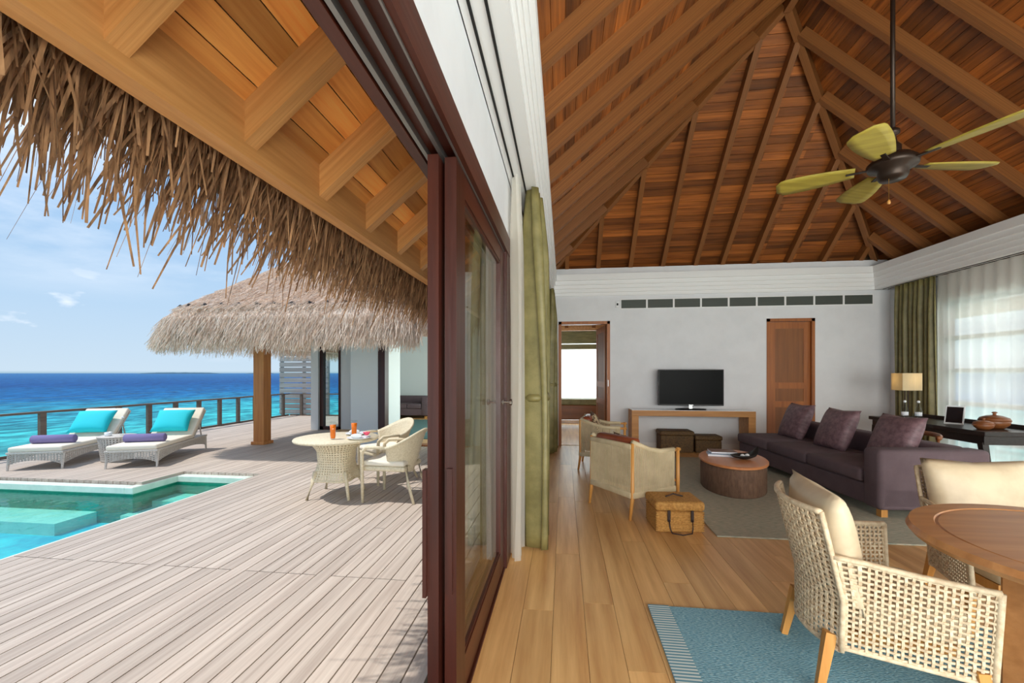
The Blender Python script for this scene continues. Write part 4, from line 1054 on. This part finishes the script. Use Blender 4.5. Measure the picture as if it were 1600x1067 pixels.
# =================================================================== PAVILION
pv = empty('bedroom_pavilion', (-4, 10, 0))
PX0, PX1, PY0, PY1 = -6.95, -1.95, 6.05, 14.2
def part(name, material, *bx):
    b = MB()
    for q in bx: b.box(*q)
    o = b.build(name, material, pv); o.matrix_parent_inverse = pv.matrix_world.inverted() if False else T(4, -10, 0); return o
FY = 7.85
part('front_wall', 'pavilion_wall', (-4.15, -3.56, FY, FY+.16, 0, 2.6))
part('return_wall', 'pavilion_wall', (-5.5, -4.15, 9.86, 10.0, 0, 2.6), (-4.15, -4.0, FY+.16, 10.0, 0, 2.6))
part('corner_column', 'pavilion_wall', (-6.21, -6.02, 9.78, 9.98, 0, 2.6))
part('lintel', 'pavilion_wall', (-6.21, -1.9, 9.8, 10, 2.5, 2.9), (-4.15, -1.9, FY, FY+.16, 2.36, 2.9))
part('back_wall', 'pavilion_wall', (-5.6, -1.6, 13.5, 13.62, 0, 2.9))
part('side_wall', 'pavilion_wall', (-1.75, -1.6, FY+.16, 8.5, 0, 2.9), (-1.75, -1.6, 12.7, 13.5, 0, 2.9), (-1.75, -1.6, 8.5, 12.7, 2.6, 2.9), (-1.75, -1.6, 8.5, 12.7, 0, .3))
part('added_side_pane', 'tint_glass', (-1.68, -1.67, 8.5, 12.7, .3, 2.6))  # added side window, out of view, opening for the pavilion fill light
part('inner_wall', 'pavilion_wall', (-5.6, -5.48, 10.0, 13.5, 0, 2.9))
part('inner_ceiling', 'pavilion_wall', (-5.6, -1.6, 8.0, 13.6, 2.9, 2.96))
part('glass_pane', 'tint_glass', (-5.94, -5.52, 9.9, 9.906, .08, 2.42))
part('glass_door_frame', 'mahogany', (-6.03, -5.93, 9.85, 9.97, 0, 2.5), (-5.53, -5.47, 9.85, 9.97, 0, 2.5), (-6.03, -5.47, 9.85, 9.97, 2.4, 2.5), (-6.03, -5.47, 9.85, 9.97, 0, .08))
part('sliding_door_frame', 'mahogany', (-3.58, -3.44, FY-.02, FY+.16, 0, 2.36), (-3.58, -1.75, FY-.02, FY+.16, 2.26, 2.4), (-1.9, -1.75, FY-.02, FY+.16, 0, 2.36))
part('threshold', 'door_wood', (-3.58, -1.75, FY-.03, FY+.18, -.01, .025))
part('interior_floor', 'oak_floor', (-5.5, -1.7, FY+.16, 13.5, -.02, .015))
po = MB().box(-6.05, -5.83, 7.62, 7.84, 0, 2.5, .006, 1).build('post', 'post_wood', pv); po.matrix_parent_inverse = T(4, -10, 0)
po = MB().box(-6.08, -5.8, 7.59, 7.87, 0, .06, .006, 1).build('post_base', 'post_wood', pv); po.matrix_parent_inverse = T(4, -10, 0)
part('eave_beam', 'post_wood', (-6.2, -1.75, 7.6, 7.84, 2.3, 2.5), (-6.05, -5.83, 7.6, 13.6, 2.3, 2.5))
# thatched hip roof: shell with rounded thick eave
cxp, cyp = (PX0+PX1)/2, (PY0+PY1)/2; hx, hyp = (PX1-PX0)/2, (PY1-PY0)/2
RS = .8; ZK = 2.62
def roof_p(a, t):
    """a: perimeter parameter 0..4 (sides), t: 0 at lower lip .. 1 at the ridge"""
    sd_ = int(a) % 4; f = a-int(a)
    cor = [(-hx, -hyp), (hx, -hyp), (hx, hyp), (-hx, hyp)]
    p = Vector(cor[sd_]).lerp(Vector(cor[(sd_+1) % 4]), f)
    run = min(hx, hyp); rc = .8
    if abs(p.x) > hx-rc and abs(p.y) > hyp-rc:
        c_ = Vector((math.copysign(hx-rc, p.x), math.copysign(hyp-rc, p.y))); p = c_+(p-c_).normalized()*rc
    prof = [(.25, 2.0), (.06, 1.98), (.0, 2.08), (.05, 2.3), (.22, 2.5), (run, 2.5+RS*(run-.22))]
    k = t*(len(prof)-1); i = min(int(k), len(prof)-2); g = k-i
    ins = prof[i][0]+(prof[i+1][0]-prof[i][0])*g; z = prof[i][1]+(prof[i+1][1]-prof[i][1])*g
    sx = max(0., (hx-ins)/hx); sy = max(0., (hyp-ins)/hyp)
    return Vector((cxp+p.x*sx, cyp+p.y*sy, z))
b = MB()
vs = [[b.bm.verts.new(roof_p(4*i/160, j/15)) for j in range(16)] for i in range(160)]
for i in range(160):
    for j in range(15): b.bm.faces.new((vs[i][j], vs[(i+1) % 160][j], vs[(i+1) % 160][j+1], vs[i][j+1]))
o = b.build('thatch_roof', 'thatch_old', pv); o.matrix_parent_inverse = T(4, -10, 0)
rr = random.Random(21); roots = []
for k in range(30000):
    a = rr.random(); a = a if rr.random() < .62 else 3+a            # front and left slopes are the ones in view
    if k < 13000:   # eave skirt
        t = rr.uniform(.22, .8)**1.0; p = roof_p(a, t); L = rr.uniform(.14, .3); dn = Vector((0, -1, 0)) if a < 1 else Vector((-1, 0, 0))
        d = dn*rr.uniform(.1, .5)+Vector((rr.gauss(0, .28), rr.gauss(0, .15), -1)); roots.append((p+dn*rr.uniform(0, .03), d, L, rr.uniform(.008, .02), .03, rr.uniform(0, 6.28)))
    else:
        t = .8+.2*rr.random()**1.3; p = roof_p(a, t); dn = Vector((0, -1, -RS)) if a < 1 else Vector((-1, 0, -RS))
        d = dn+Vector((rr.gauss(0, .22), rr.gauss(0, .22), rr.uniform(.02, .2))); roots.append((p+Vector((0, 0, .015)), d, rr.uniform(.12, .26), rr.uniform(.01, .022), .0, rr.uniform(0, 6.28)))
o = strips('loose_thatch', 'thatch_old', roots, pv); o.matrix_parent_inverse = T(4, -10, 0)
# rope tying the eave roll
b = MB(); pts = []
for k in range(90):
    a = .0+k/90; p = roof_p(a, .8); pts.append((p.x, p.y-.02, p.z+.02-.03*abs(math.sin(k*PI/6))))
b.tube(pts, .014, 6)
for k in range(0, 90, 6): bmesh.ops.create_icosphere(b.bm, subdivisions=1, radius=.03, matrix=T(*pts[k]))
o = b.build('tie_rope', 'rope_dark', pv); o.matrix_parent_inverse = T(4, -10, 0)
tag(pv, 'white walled bedroom pavilion with thatched hip roof across the deck', 'pavilion')
sofa('loveseat', (-4.1, 12.45, .015), R(90), 1.36, .9, .66, 'dark sofa inside the thatched pavilion', 2, True)
rug('pavilion_rug', -4.9, -2.6, 8.6, 12.1, 'rug_teal', 'teal rug inside the thatched pavilion').location.z = .016
